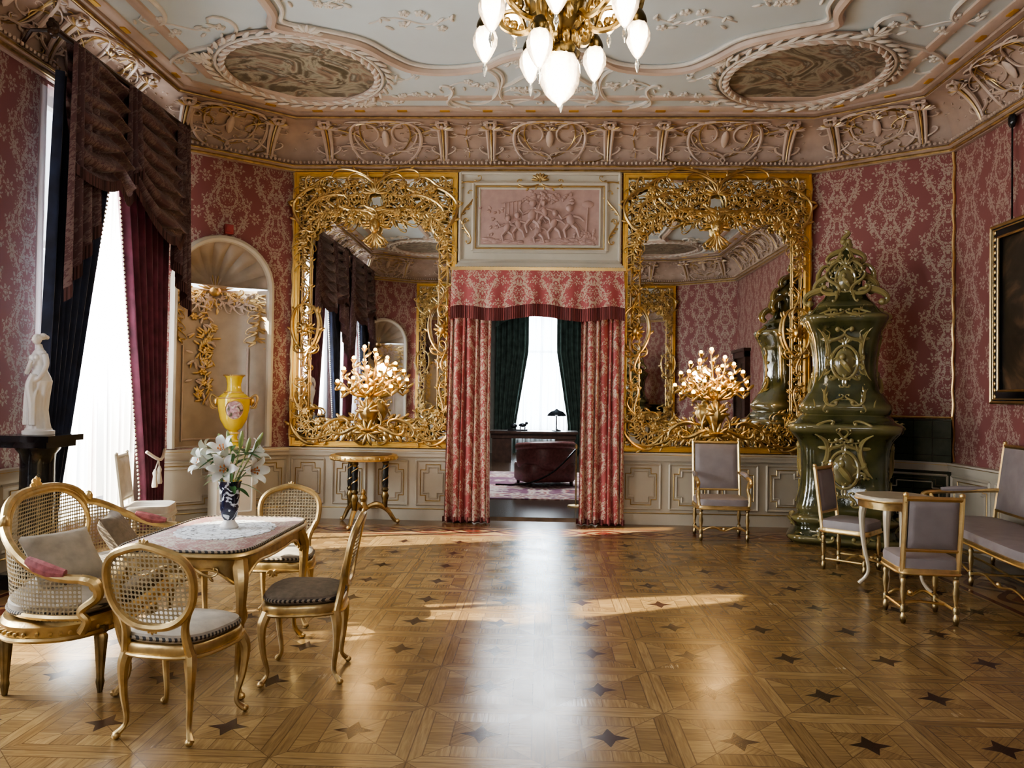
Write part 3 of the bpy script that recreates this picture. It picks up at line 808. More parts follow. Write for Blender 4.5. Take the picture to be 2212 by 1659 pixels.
mb.tube(cr([(-.05,-.1,.4),(-.02,-.1,.75),(.05,-.1,.95)],5),[.03,.02,.012],6)
rr=random.Random(3)
for k in range(60):
    x=rr.gauss(.08,.17); z=.93+rr.gauss(0,.04); mb.leaf(x,z,rr.uniform(0,6.3),.07,.04,-.1)
for k in range(50):
    x=rr.choice([-.6,.62])+rr.gauss(0,.07); z=rr.uniform(.35,.8) if x<0 else rr.uniform(.33,.5); mb.leaf(x,z,rr.uniform(0,6.3),.06,.035,-.1)
for k in range(50): mb.ball((rr.uniform(-.75,.75),-.1,.33+rr.uniform(0,.06)),(.05,.015,.02),6)
mb.tube([(.60,-.1,.4),(.62,-.1,.8)],.012,6); mb.ball((.62,-.1,.84),(.08,.015,.05),8)
for k in range(5): mb.tube([(-.45+k*.05,-.1,.65),(-.45+k*.05,-.1,.85+.01*k)],.008,5)
mb.tube([(-.5,-.1,.85),(-.2,-.1,.9)],.01,5)
mb.tube([(.38,-.1,.7),(.58,-.1,.5)],.01,5)
ob('plaster_relief',mb,PINKR,T)
mb=MB(); mb.box(-.96,-.85,9.98,10.5,0,3.15); mb.box(.75,.86,9.98,10.5,0,3.15) ; mb.box(-.96,.86,10.1,10.5,3.05,3.15)
o=ob('door_1',mb,CREAM,smooth=False,kind='structure')
T=thing('door_curtain',(-.05,9.9,0),0,'pair of rose damask portieres with fringed valance in doorway','curtain')
def drape(w0,w1,h,folds,dep,x0=0,seed=1,side=0):
    mb=MB(); rr=random.Random(seed); ph=[rr.uniform(-.9,.9) for _ in range(40)]; am=[rr.uniform(.6,1.25) for _ in range(41)]
    def f(u,v):
        w=w0+(w1-w0)*v; x=x0+(u-.5)*w+side*(w0-w)/2
        g=u*folds; i=min(int(g),folds-1); q=g-i
        A=(am[i]*(1-q)+am[i+1]*q)
        B=(ph[i]*(1-q)+ph[i+1]*q)
        return (x+.018*sin(g*2*pi*.5+v*2)+.01*cos(g*2*pi+B),dep*A*(.5+.5*v)*sin(g*2*pi+B*(.4+v))+.012*sin(v*5+u*9),h*(1-v))
    mb.grid(f,folds*10,18); return mb
for sx,x0,w,sd in ((-1,-.87,.56,3),(1,.83,.56,4)):
    mb=drape(w,w+.05,2.98,7,.05,x0,sd); ob('curtain_panel',mb,DAMC,T,(0,0,.03))
    mb=MB(); mb.grid(lambda u,v:(x0+(u-.5)*(w+.05),.055*sin(u*14*pi),.08-.07*v),60,2); ob('bottom_fringe',mb,FR,T)
mb=MB()
def vf(u,v):
    x=(u-.5)*2.16; c=abs(2*u-1); zb=2.735+.03*cos(c*pi*2)-.05*c**8
    return (x*(1+.01*v),-.17-.018*sin(u*2*pi*9)*v-.03*v,3.22-(3.22-zb)*v)
mb.grid(vf,100,8)
for sx in (-1,1):
    mb.grid(lambda u,v:(sx*1.08*(1+.01*v),-.17-.03*v+u*(.22),3.22-(3.22-2.66)*v),4,4)
ob('valance',mb,DAMC,T)
mb=MB()
def vf2(u,v):
    a_=vf(u,1); return (a_[0],a_[1]-.008+.006*sin(u*500),a_[2]+.015-.16*v)
mb.grid(vf2,200,3); ob('valance_fringe',mb,FR,T)
mb=MB(); mb.box(-1.1,1.1,-.18,.2,3.20,3.24); ob('pelmet_board',mb,GOLDO,T,smooth=False)
# ------------------------------------------------------------------ windows & drapes on left wall
for n,w in enumerate(WINC):
    mb=MB(); y0=w+WO[0]; y1=w+WO[1]; X=-4.9; ym=(y0+y1)/2
    mb.box(X-.04,X+.04,y0,y0+.07,.35,4.5); mb.box(X-.04,X+.04,y1-.07,y1,.35,4.5); mb.box(X-.04,X+.04,y0,y1,.35,.45); mb.box(X-.04,X+.04,y0,y1,4.4,4.5)
    mb.box(X-.03,X+.03,ym-.04,ym+.04,.4,4.45); mb.box(X-.03,X+.03,y0,y1,3.0,3.08)
    mb.box(-4.85,-4.6,y0-.05,y1+.05,.30,.35)
    ob('window_%d'%(n+1),mb,CREAML,smooth=False,kind='structure')
    l=D.lights.new('window_daylight','AREA'); l.shape='RECTANGLE'; l.size=1.45; l.size_y=4.1; l.energy=(640,700,560)[n]; l.color=(.92,.96,1)
    lo=link(D.objects.new('window_daylight',l)); lo.location=(-5.15,ym,2.45); lo.rotation_euler=(0,-pi/2,0)
ob('wall_sun_blocker',MB().box(-10.2,-9.0,-6,1.35,0,9),M('sun_blocker_plaster',(.5,.46,.38),.8,0,.06,2),smooth=False,kind='structure')  # block added outside to keep direct sun out of the nearest window
def window_drapes(w):
    T=thing('window_drapery',(-4.42,w,0),pi/2,'plum damask swags over dark velvet curtains and white voile','curtain','window draperies')
    mb=drape(1.9,1.9,4.35,16,.02,0,9); ob('sheer_curtain',mb,SHEER,T,(0,.16,.06))
    def side(s):
        mb=MB()
        def f(u,v):
            z=4.5-4.42*v
            inner=.02+ (.84 if s<0 else .66)*min(1,max(0,(v-.08)/.82))**1.05
            outer=(1.0+.14*v) if s<0 else 1.14
            x=s*(inner+(outer-inner)*u)
            return (x,-.03+.05*sin(u*2*pi*7+v*1.5+.6*sin(u*9))*(1-.3*v),z)
        mb.grid(f,84,26); ob('side_curtain',mb,VEL if s<0 else VELP,T)
        mb=MB()
        for k in range(80):
            p=f(0,.2+.8*k/80); mb.ball((p[0]-s*.012,p[1]-.01,p[2]),.015,5)
        ob('edge_bobble_trim',mb,BEI,T)
    side(-1); side(1)
    def swag(xa,xb,gather,sag,off,nf):
        def f(u,v):
            k=v+.045*sin(v*2*pi*nf)
            z=4.74-gather*v*(.45+.55*abs(2*u-1)**1.3)-sag*k*(1-(2*u-1)**2)
            x=xa+(xb-xa)*u+.02*sin(v*9)*abs(2*u-1)
            y=-off-.05*v-.16*sin(pi*u)*(.3+.7*v)-.065*sin(v*2*pi*nf+1.2*cos(pi*u))*sin(pi*min(1,max(0,u)))**.5
            return (x,y,z)
        mb=MB(); mb.grid(f,44,64); S_=ob('swag',mb,DAMD,T)
        mb=MB(); mb.grid(lambda u,v:(f(u,1)[0],f(u,1)[1]-.005+.004*sin(u*300),f(u,1)[2]+.01-.10*v),90,2); ob('fringe',mb,FRD,S_)
    swag(-1.02,.12,1.05,.62,.12,6); swag(.02,1.30,.95,.98,.15,7)
    def jabot(xa,xb,z0,z1,nf):
        def f(u,v):
            zb=z0+(z1-z0)*u; z=4.74-(4.74-zb)*v; w_=.75+.25*v
            x=xa+(xb-xa)*(.5+(u-.5)*w_)
            return (x,-.20-.06*sin(u*2*pi*nf)*(.4+.6*v),z)
        mb=MB(); mb.grid(f,nf*12,24); S_=ob('jabot',mb,DAMD,T)
        mb=MB(); mb.grid(lambda u,v:(f(u,1)[0],f(u,1)[1]-.005,f(u,1)[2]+.01-.12*v),nf*12,2); ob('fringe',mb,FRD,S_)
    jabot(-1.10,-.52,2.50,3.35,4); jabot(1.32,.95,2.62,3.2,3)
    jabot(-.12,.22,3.75,4.0,3)
    mb=MB(); mb.tube([(-1.16,-.12,4.78),(1.32,-.12,4.78)],.03,8)
    for sx in (-1.2,1.34):
        mb.ball((sx,-.12,4.78),.055,8)
        for k in range(6): mb.ball((sx+.05*cos(k),-.12,4.78+.06*sin(k)),.03,6)
        mb.tube([(sx*.97,-.12,4.78),(sx*.97,.1,4.78),(sx*.97,.22,4.6)],.018,6)
    ob('curtain_rod',mb,DKW,T)
    mb=MB(); mb.tube(cr([(.62,-.1,.95),(.82,-.16,.85),(1.12,-.06,.95)],5),.018,6)
    for k in range(2):
        mb.lathe([(.01,.2),(.028,.16),(.02,.12),(.035,.02),(.03,0)],(.72+k*.1,-.15,.55+.03*k),8); mb.tube([(.72+k*.1,-.15,.74),(.8,-.15,.86)],.008,5)
    ob('tassel_tieback',mb,IVF,T)
    return T
W1=window_drapes(WINC[0])
for w in WINC[1:]: dup(W1,(-4.42,w,0),pi/2)
# ------------------------------------------------------------------ chandelier
T=thing('chandelier',(.1,5.12,H),0,'gilt bronze chandelier with lit frosted glass tulip lamps and crystal drops','chandelier')
mb=MB(); mb.lathe([(.14,0),(.13,-.05),(.05,-.09),(.02,-.12),(.02,-.30),(.06,-.34),(.1,-.42),(.13,-.50),(.08,-.60),(.05,-.68),(.09,-.76),(.17,-.88),(.21,-.98),(.17,-1.08),(.10,-1.15),(.07,-1.20),(.11,-1.25),(.13,-1.29),(.12,-1.33)],n=32,flute=.07)
for k in range(10):
    A=k*2*pi/10
    for r_,z_ in ((.20,-.95),(.13,-.5),(.11,-1.22),(.17,-1.08)):
        mb.ball((r_*cos(A),r_*sin(A),z_),(.03,.03,.06),6)
ob('body',mb,BRZ,T)
mb=MB(); mb.lathe([(.11,-1.32),(.13,-1.37),(.135,-1.43),(.125,-1.50),(.09,-1.57),(.05,-1.61),(.02,-1.63),(.01,-1.65)],n=30,flute=.03,nf=10); ob('bottom_lamp_shade',mb,GLASSL,T)
NA=14
for k in range(NA):
    A=2*pi*k/NA+.16; kind=k%2
    Rr,zt=((.53,-1.00),(.42,-.76))[kind]
    if k in (3,9): Rr,zt=.27,-1.20
    c,s_=cos(A),sin(A)
    mb=MB(); mb.tube([(c*r,s_*r,z) for r,z in [(q.x,q.z) for q in cr([(.12,0,zt+.0),(Rr*.45,0,zt-.12),(Rr*.75,0,zt-.06),(Rr*.84,0,zt+.1),(Rr-.03,0,zt+.19),(Rr+.03,0,zt+.13),(Rr,0,zt)],5)]],[.026,.022,.024,.017,.014],7)
    mb.tube([(c*r,s_*r,z) for r,z in [(q.x,q.z) for q in cr([(Rr*.45,0,zt-.12),(Rr*.55,0,zt+.02),(Rr*.75,0,zt+.03),(Rr*.72,0,zt-.05),(Rr*.62,0,zt-.03)],5)]],[.018,.014,.01],6)
    mb.lathe([(.012,.05),(.035,.03),(.055,-.01),(.062,-.04),(.055,-.06)],(c*Rr,s_*Rr,zt),12)
    for j in range(5): mb.ball((c*(Rr*(.5+.1*j)),s_*(Rr*(.5+.1*j)),zt-.09+.03*j),(.026,.026,.035),6)
    A_=ob('arm',mb,BRZ,T)
    mb=MB(); mb.lathe([(.050,-.05),(.070,-.08),(.080,-.12),(.078,-.17),(.062,-.21),(.045,-.245),(.030,-.27),(.014,-.29)],(c*Rr,s_*Rr,zt),24,.05,8); ob('lamp_shade',mb,GLASSL,A_)
    mb=MB(); mb.lathe([(.004,-.28),(.014,-.31),(.018,-.34),(.004,-.39)],(c*Rr,s_*Rr,zt),8); ob('crystal_drop',mb,CRY,A_)
mb=MB()
for k in range(18):
    A=2*pi*k/18
    for j in range(8): mb.ball((.45*cos(A),.45*sin(A),-.40-.045*j),(.012,.012,.02),5)
mb.tube([(.45*cos(A),.45*sin(A),-.38) for A in [2*pi*k/24 for k in range(24)]],.012,6,True)
ob('crystal_strands',mb,CRY,T)
l=D.lights.new('chandelier_glow','POINT'); l.energy=40; l.color=(1,.84,.64); l.shadow_soft_size=.4
lo=link(D.objects.new('chandelier_glow',l)); lo.location=(.1,5.12,3.3)
# ------------------------------------------------------------------ seating: caned louis style
def sup(a,b,n,N=40,tap=0):
    out=[]
    for k in range(N):
        A=2*pi*k/N; c,s_=cos(A),sin(A)
        x=a*math.copysign(abs(c)**(2/n),c); y=b*math.copysign(abs(s_)**(2/n),s_)
        out.append((x*(1+tap*y/b),y))
    return out
def cab(x,y,h,s=1,foot=.02):
    r=math.hypot(x,y) or 1; dx,dy=x/r,y/r
    return cr([(x-dx*.01,y-dy*.01,h),(x+dx*.025*s,y+dy*.025*s,h*.82),(x+dx*.015*s,y+dy*.015*s,h*.5),(x-dx*.02*s,y-dy*.02*s,h*.18),(x+dx*foot,y+dy*foot,.018)],5)
def cane_chair(loc,rz,label,pad=BEI):
    T=thing('cane_back_chair',loc,rz,label,'chair','caned gilt salon chairs')
    o=sup(.235,.225,3.2,40,.1)
    mb=MB(); mb.pad(o,[(.93,.385),(1,.395),(1.02,.43),(.99,.445),(.96,.45)]); mb.tube([(x*1.02,y*1.02,.392) for x,y in o],.009,6,True)
    for k in range(5): mb.leaf(0,.40,R(-90+(k-2)*35),.05,.025,.235)
    ob('seat_frame',mb,GOLDO,T)
    mb=MB(); mb.pad(o,[(.9,.448),(.96,.465),(.95,.49),(.8,.507),(.4,.515),(.05,.516)]); ob('seat_cushion',mb,pad,T)
    mb=MB(); mb.tube([(x*.96,y*.96,.47) for x,y in o],.010,6,True); ob('cushion_piping',mb,PIPE,T)
    for x,y in ((.205,.185),(-.205,.185),(.165,-.19),(-.165,-.19)):
        mb=MB(); mb.tube(cab(x,y,.40,.9 if y>0 else .4,.02 if y>0 else .04),[.032,.029,.02,.015,.012,.018],8); mb.ball((x+(.02 if x>0 else -.02),y+(.015 if y>0 else -.03),.018),(.02,.02,.018),8); ob('leg',mb,GOLDO,T)
    yb=lambda z:-.20-(z-.44)*.2
    def ringp(A):
        c,s_=cos(A),sin(A); x=.215*math.copysign(abs(c)**.8,c)*(1+.12*s_); z=.715+.185*math.copysign(abs(s_)**.85,s_)
        if s_>0: z+=.015*(max(0,1-abs(cos(A))*3))
        return (x,yb(z)-.02*(1-(x/.24)**2),z)
    mb=MB(); mb.tube([ringp(2*pi*k/48) for k in range(48)],.020,8,True)
    for sx in (-1,1):
        mb.tube(cr([(sx*.165,-.19,.40),(sx*.15,yb(.5),.5),(sx*.165,yb(.58),.58),(sx*.20,yb(.66),.66)],5),[.024,.018,.02],8)
    for k in range(7): mb.leaf(0,.905,R(90+(k-3)*30),.045,.02,yb(.92)-.02)
    for k in range(5): mb.leaf(0,.535,R(-90+(k-2)*35),.04,.02,yb(.53)-.02)
    B=ob('backrest_frame',mb,GOLDO,T)
    mb=MB(); mb.grid(lambda u,v:tuple((Vector((0,yb(.715)-.03,.715))*(1-v))+Vector(ringp(2*pi*u))*v),48,5,True,False,lambda u,v,p:(p[0],p[2]))
    ob('cane_panel',mb,CANE,B)
    return T
c1=cane_chair((-1.72,3.74,0),R(-8),'gilt salon chair with caned back and beige cushion near settee')
c2=cane_chair((-1.33,4.46,0),R(97),'gilt salon chair with caned back and taupe cushion beside table',TAUPE)
c3=cane_chair((-1.83,5.50,0),R(186),'gilt salon chair with caned back behind salon table')
# settee
T=thing('cane_settee',(-2.70,4.66,0),R(-80),'curved gilt settee with caned back and rose arm pads','settee')
o=[(x,y+.03) for x,y in sup(.80,.34,2.6,56)]
mb=MB(); mb.pad(o,[(.94,.33),(1,.34),(1.01,.40),(.98,.42)]); mb.tube([(x*1.01,y*1.01,.335) for x,y in o],.014,6,True)
for k in range(56):
    x,y=o[k]; mb.ball((x*1.015,y*1.015,.365),.012,5)
ob('seat_frame',mb,GOLDO,T)
mb=MB(); mb.pad(o,[(.88,.42),(.94,.44),(.94,.49),(.85,.515),(.4,.525),(.05,.525)]); ob('seat_cushion',mb,BEI,T)
mb=MB(); mb.tube([(x*.94,y*.94,.455) for x,y in o],.012,6,True); ob('cushion_piping',mb,PIPE,T)
def hb(a):
    ax=abs(cos(a))
    if ax<.5: return .86+.15*math.sqrt(max(0,1-(ax/.52)**2))
    t=(ax-.5)/.5; return .87-.02*t-.20*t*t
def bp(a,z):
    x=.82*math.copysign(abs(cos(a))**.75,cos(a)); y=.28-.58*abs(sin(a))**.75
    k=1+.06*(z-.42)/.5
    return Vector((x*k,y*k-.03*(z-.42),z))
NA_=56; a0=.02
def al_(u): return a0+(pi-2*a0)*u
arcl=[0]
for k in range(NA_): arcl.append(arcl[-1]+(bp(al_((k+1)/NA_),.6)-bp(al_(k/NA_),.6)).length)
mb=MB()
mb.grid(lambda u,v:tuple(bp(al_(u),.43+(hb(al_(u))-.44)*v)),NA_,8,False,False,lambda u,v,p:(lerpl(arcl,u),p[2])); ob('cane_back',mb,CANE,T)
mb=MB(); top=[tuple(bp(al_(k/NA_),hb(al_(k/NA_)))) for k in range(NA_+1)]
mb.tube(top,.024,8); mb.tube([tuple(bp(al_(k/NA_),.45)) for k in range(NA_+1)],.016,6)
for e,sx in ((top[0],1),(top[-1],-1)):
    mb.tube(cr([e,(e[0]+sx*.01,e[1]+.07,e[2]-.02),(e[0]+sx*.0,e[1]+.08,e[2]-.09),(e[0]-sx*.0,e[1]+.0,e[2]-.16),(e[0],e[1]+.03,.44),(e[0]-sx*.02,e[1],.38)],5),[.026,.03,.022,.02,.026],8)
    mb.ball((e[0],e[1]+.07,e[2]-.03),.036,8)
ring=[]
for k in range(48):
    A=2*pi*k/48; a=pi/2+.56*cos(A); z=.74+.255*sin(A)
    p=bp(a,z); ring.append((p.x,p.y+.012,p.z))
mb.tube(ring,.018,8,True)
for k in range(5): mb.leaf(0,1.02,R(90+(k-2)*35),.07,.035,bp(pi/2,1.02).y)
for a in (R(56),R(124)):
    p=bp(a,hb(a)); mb.ball((p.x,p.y,p.z+.03),(.028,.028,.04),8)
ob('back_frame',mb,GOLDO,T)
ARMP=M('rose_arm_velvet',(.36,.12,.13),.8,0,.25,30,.2)
for sx in (-1,1):
    mb=MB(); pts=[bp(R(q),hb(R(q))+.025) for q in (6,12,18,24)]
    mb.tube([(sx*abs(q.x),q.y,q.z) for q in pts],[.022,.036,.036,.022],8); ob('arm_pad',mb,ARMP,T)
for x,y in ((.62,.27),(-.62,.27),(.62,-.20),(-.62,-.20),(0,.34)):
    mb=MB(); mb.lathe([(.034,.36),(.036,.33),(.024,.315),(.034,.30),(.026,.2),(.018,.08),(.022,.06),(.012,.0)],(x,y,0),16,.08,8); ob('leg',mb,GOLDO,T)
def pillow(loc,rx,ry,rz,w,h,mat,label):
    mb=MB()
    def f(s_):
        def g(u,v):
            x=(u-.5)*2; y=(v-.5)*2; t=(1-x**4)*(1-y**4); return (x*w/2*(1-.10*(1-y*y)),y*h/2*(1-.10*(1-x*x)),s_*.07*max(0,t)**.5)
        return g
    mb.grid(f(1),14,14); mb.grid(f(-1),14,14)
    o=ob('throw_pillow',mb,mat,loc=loc,label=label,cat='pillow',group='settee pillows'); o.rotation_euler=(rx,ry,rz); return o
pillow((-2.70,4.36,.655),R(50),R(0),R(65),.42,.36,BEI,'plain beige square pillow leaning on the settee back')
pillow((-2.76,5.05,.655),R(58),0,R(110),.42,.34,TAUPE,'taupe square pillow in the far corner of the settee')
# salon table
T=thing('salon_table',(-1.88,4.57,0),0,'gilt cabriole-leg salon table with rose damask covered top','table')
def tout(k=1,N=64):
    out=[]
    for j in range(N):
        A=2*pi*j/N; c,s_=cos(A),sin(A); n=3.6
        x=.39*math.copysign(abs(c)**(2/n),c); y=.63*math.copysign(abs(s_)**(2/n),s_)
        w=1-.05*cos(4*A)
        out.append((x*w*k,y*w*k))
    return out
o=tout()
mb=MB(); mb.pad(o,[(.96,.735),(1,.742),(1.02,.755),(1,.768),(.985,.772)]); ob('tabletop',mb,GOLDO,T)
mb=MB(); mb.pad(o,[(.97,.768),(.97,.778),(.96,.781)]); ob('damask_top',mb,damask('table_damask',(.24,.09,.085),(.38,.32,.25),w=.3,h=.4),T)
mb=MB(); mb.tube([(x*.97,y*.97,.778) for x,y in o],.009,6,True); ob('piping',mb,PIPE,T)
mb=MB(); n_=len(o)
def ap(u,v):
    x,y=o[int(round(u*n_))%n_]; d=.09-.035*cos(u*2*pi*4)+.02*cos(u*2*pi*8); return (x*.9,y*.93,.745-v*d)
mb.grid(ap,n_,3,True); mb.tube([ap(k/n_,1) for k in range(n_)],.009,6,True)
for (x,y) in ((0,.6),(0,-.6)):
    for k in range(7): mb.leaf(x,.66,R(-90+(k-3)*30),.07,.025,y*.95)
    for sx in (-1,1): orn(mb,(.03,.66),(.2,.69),.8,14,True,False,.008,y*.95,3,sx)
ob('apron',mb,GOLDO,T)
for x,y in ((.31,.50),(-.31,.50),(.31,-.50),(-.31,-.50)):
    mb=MB(); mb.tube(cab(x,y,.72,1.7,.035),[.042,.042,.028,.021,.017,.014,.022],8)
    mb.ball((x*1.07,y*1.05,.02),(.028,.028,.02),8); mb.ball((x*1.06,y*1.05,.62),(.034,.034,.06),8); ob('leg',mb,GOLDO,T)
mb=MB(); oo=[]
for k in range(96):
    A=2*pi*k/96; r=.27*(1+.05*abs(sin(A*12))); oo.append((r*cos(A),r*1.25*sin(A)))
mb.pad(oo,[(1,.0),(1,.003)]); ob('doily',mb,LACE,loc=(-1.88,4.64,.782),label='round white lace doily under the lily vase',cat='doily')
VX,VY,VZ=-1.88,4.68,.786
T=thing('porcelain_vase',(VX,VY,VZ),0,'cobalt and white cut vase on salon table','vase')
mb=MB(); mb.lathe([(.03,.05),(.045,.07),(.054,.11),(.058,.17),(.06,.23),(.066,.27),(.072,.285)],n=24,flute=.02); ob('body',mb,BLUEW,T)
mb=MB(); mb.lathe([(.05,0),(.056,.012),(.04,.032),(.032,.05)],n=24,flute=.05); ob('foot',mb,MARB,T)
T=thing('lily_bouquet',(VX,VY,VZ+.22),0,'bouquet of white lilies with green leaves in vase','flowers')
rr=random.Random(5)
def lily(c,dirv,s,T):
    mb=MB(); q=Vector(dirv).normalized().to_track_quat('Z','Y').to_matrix()
    for k in range(6):
        A=k*pi/3; w=.024*s*(1 if k%2 else 1.3)
        def f(u,v):
            t=v; r=s*(.012+.095*t**1.2); z=s*(.11*sin(t*1.9)); ww=w*sin(pi*min(1,t*.94+.06))**.8
            x=r; y=(u-.5)*2*ww; zz=z+.25*abs(y)
            p=Vector((x*cos(A)-y*sin(A),x*sin(A)+y*cos(A),zz)); return tuple(Vector(c)+q@p)
        mb.grid(f,4,8)
    F=ob('lily_flower',mb,PETAL,T)
    mb=MB()
    for k in range(5):
        A=k*1.256; e=Vector(c)+q@Vector((.02*s*cos(A),.02*s*sin(A),.09*s)); mb.tube([Vector(c)+q@Vector((0,0,.01)),e],.0018,4); mb.ball(e,(.005,.005,.008),5)
    ob('stamens',mb,STA,F)
fl_=[((-.09,-.07,.16),(-.8,-.6,.4)),((.02,-.10,.14),(.1,-1,.2)),((.12,-.04,.13),(1,-.5,.1)),((-.0,-.06,.22),(-.2,-.7,.8)),((-.12,.02,.20),(-1,.1,.5)),((.10,.04,.20),(.7,.3,.6))]
for c,d in fl_:
    lily(c,d,.9,T)
    mb=MB(); mb.tube(cr([(0,0,-.17),(c[0]*.3,c[1]*.3,.03),c],5),.004,5); ob('stem',mb,LEAF,T)
for c,e in (((0,0,.26),(-.01,-.03,.37)),((.05,.02,.26),(.07,.0,.37)),((.14,.03,.26),(.19,.02,.36)),((-.05,.04,.27),(-.09,.03,.35)),((.1,.0,.24),(.13,-.03,.33))):
    mb=MB(); mb.tube(cr([c,tuple((Vector(c)+Vector(e))/2),e],4),[.006,.014,.016,.012,.004],8); mb.tube([(0,0,0),c],.004,5); ob('lily_bud',mb,BUD,T)
for k in range(36):
    A=k*2.4; L_=rr.uniform(.10,.20); z0=rr.uniform(.02,.26); up=rr.uniform(-.1,.8)
    mb=MB()
    def f(u,v):
        t=v; w=.019*sin(pi*(t*.92+.04)); r=.03+L_*t; z=z0+L_*(up*t-.6*t*t*.6); y=(u-.5)*2*w
        return (r*cos(A)-y*sin(A),r*sin(A)+y*cos(A),z+abs(y)*.3)
    mb.grid(f,2,7); ob('leaf',mb,LEAF,T)
# ------------------------------------------------------------------ gilt upholstered seating
def gilt_seat(name,loc,rz,w,d,hb_,arms,label,cat,mat=MAUVE,nleg=2,group=None,mg=GOLDB):
    T=thing(name,loc,rz,label,cat,group); hw=w/2; hd=d/2
    o=sup(hw,hd,7,44)
    mb=MB(); mb.pad(o,[(.97,.36),(1,.365),(1,.40),(.98,.405)]); mb.tube([(x,y,.368) for x,y in o],.009,5,True); ob('seat_frame',mb,mg,T)
    mb=MB(); mb.pad(o,[(.96,.40),(.97,.45),(.94,.475),(.8,.487),(.4,.492),(.05,.492)]); ob('seat_cushion',mb,mat,T)
    prof=[(.022,.37),(.024,.34),(.013,.33),(.024,.31),(.016,.28),(.025,.24),(.018,.19),(.011,.14),(.022,.125),(.022,.085),(.011,.08),(.024,.05),(.02,.02),(.013,0)]
    xs=[-hw+.04+(w-.08)*k/(nleg-1) for k in range(nleg)]
    for x in xs:
        for y in (hd-.04,-hd+.04):
            mb=MB(); mb.lathe(prof,(x,y,0),14); ob('leg',mb,mg,T)
    mb=MB()
    for x in xs:
        mb.tube([(x,hd-.04,.105),(x,-hd+.04,.105)],.011,7)
    for a_,b_ in zip(xs,xs[1:]):
        mb.tube([(a_,0,.105),((a_+b_)/2,0,.105+.015),(b_,0,.105)],.011,7)
        mb.tube(cr([(a_,hd-.04,.11),((a_*3+b_)/4,hd-.04,.16),((a_+b_)/2,hd-.04,.12),((a_+3*b_)/4,hd-.04,.16),(b_,hd-.04,.11)],5),.011,7); mb.ball(((a_+b_)/2,hd-.04,.14),.022,8)
    ob('stretcher',mb,mg,T)
    yb=lambda z:-hd+.03-(z-.4)*.13
    mb=MB()
    for sx in (-1,1):
        mb.tube([(sx*(hw-.03),yb(.38),.38),(sx*(hw-.03),yb(hb_),hb_)],.019,6); mb.ball((sx*(hw-.03),yb(hb_),hb_+.012),(.022,.022,.022),8)
    mb.tube([(-hw+.03,yb(hb_),hb_-.015),(hw-.03,yb(hb_),hb_-.015)],.02,6); mb.tube([(-hw+.03,yb(.54),.54),(hw-.03,yb(.54),.54)],.016,6)
    if w>1:
        orn(mb,(.02,hb_+.02),(.3,hb_),.8,15,False,False,.014,yb(hb_),2,1); orn(mb,(.02,hb_+.02),(.3,hb_),.8,15,False,False,.014,yb(hb_),2,-1)
    ob('backrest_frame',mb,mg,T)
    mb=MB(); X=hw-.052; z0,z1=.552,hb_-.033
    for s_ in (1,-1):
        mb.grid(lambda u,v:((u-.5)*2*X,yb(z0+(z1-z0)*v)+s_*(.012+.022*(max(0,(1-(2*u-1)**6)*(1-(2*v-1)**6)))**.5),z0+(z1-z0)*v),16,14)
    ob('back_cushion',mb,mat,T)
    if arms:
        for sx in (-1,1):
            x=sx*(hw-.02); mb=MB()
            mb.tube(cr([(x*.96,yb(.74),.74),(x*1.04,-.02,.71),(x*1.06,hd-.1,.69),(x*1.06,hd-.03,.66),(x*1.04,hd-.08,.62),(x*1.05,hd-.11,.66)],6),[.02,.022,.024,.026,.02,.012],8)
            mb.tube(cr([(x*1.05,hd-.1,.67),(x*1.0,hd-.12,.58),(x*1.03,hd-.07,.5),(x,hd-.05,.40)],5),[.02,.018,.022,.024],8)
            ar=ob('armrest',mb,mg,T)
            mb=MB(); mb.tube([(x*1.0,yb(.74)+.1,.745),(x*1.04,-.0,.735),(x*1.055,hd-.2,.72)],[.022,.03,.022],8); ob('arm_pad',mb,mat,ar)
    return T
gilt_seat('armchair',(2.12,9.18,0),R(178),.60,.52,1.11,True,'gilt armchair with mauve leather seat and back below mirror','armchair')
gilt_seat('side_chair',(2.86,5.96,0),R(-6),.44,.46,.93,False,'gilt side chair with mauve grey back facing side table','chair',group='gilt side chairs')
gilt_seat('side_chair',(3.0,7.6,0),R(-132),.45,.46,.97,False,'gilt side chair with mauve upholstery beside white table','chair',group='gilt side chairs')
gilt_seat('upholstered_settee',(4.12,6.98,0),R(90-8),2.30,.70,1.20,True,'long gilt settee with mauve grey upholstery along wallpapered wall','settee',nleg=3)
gilt_seat('window_side_chair',(-3.93,7.75,0),R(-75),.46,.46,.98,False,'ivory upholstered side chair beside window drapery','chair',mat=IVF,mg=CREAML)
WG=M('white_gold_paint',(.62,.56,.44),.3,.25,.1,8)
T=thing('side_table',(3.06,6.82,0),R(10),'small ivory and gilt occasional table with curved legs','table')
o=sup(.30,.28,2.6,44)
mb=MB(); mb.pad(o,[(.97,.775),(1,.78),(1,.80),(.97,.81)]); ob('tabletop',mb,WG,T)
mb=MB(); mb.tube([(x*.99,y*.99,.775) for x,y in o],.01,6,True); mb.grid(lambda u,v:(o[int(round(u*44))%44][0]*.92,o[int(round(u*44))%44][1]*.92,.775-.07*v),44,1,True); ob('apron',mb,GOLDB,T)
for k in range(4):
    A=R(45+90*k); x,y=.24*cos(A),.22*sin(A)
    mb=MB(); mb.tube(cab(x,y,.77,1.2,.05),[.034,.032,.022,.017,.014,.018],8); ob('leg',mb,WG,T)
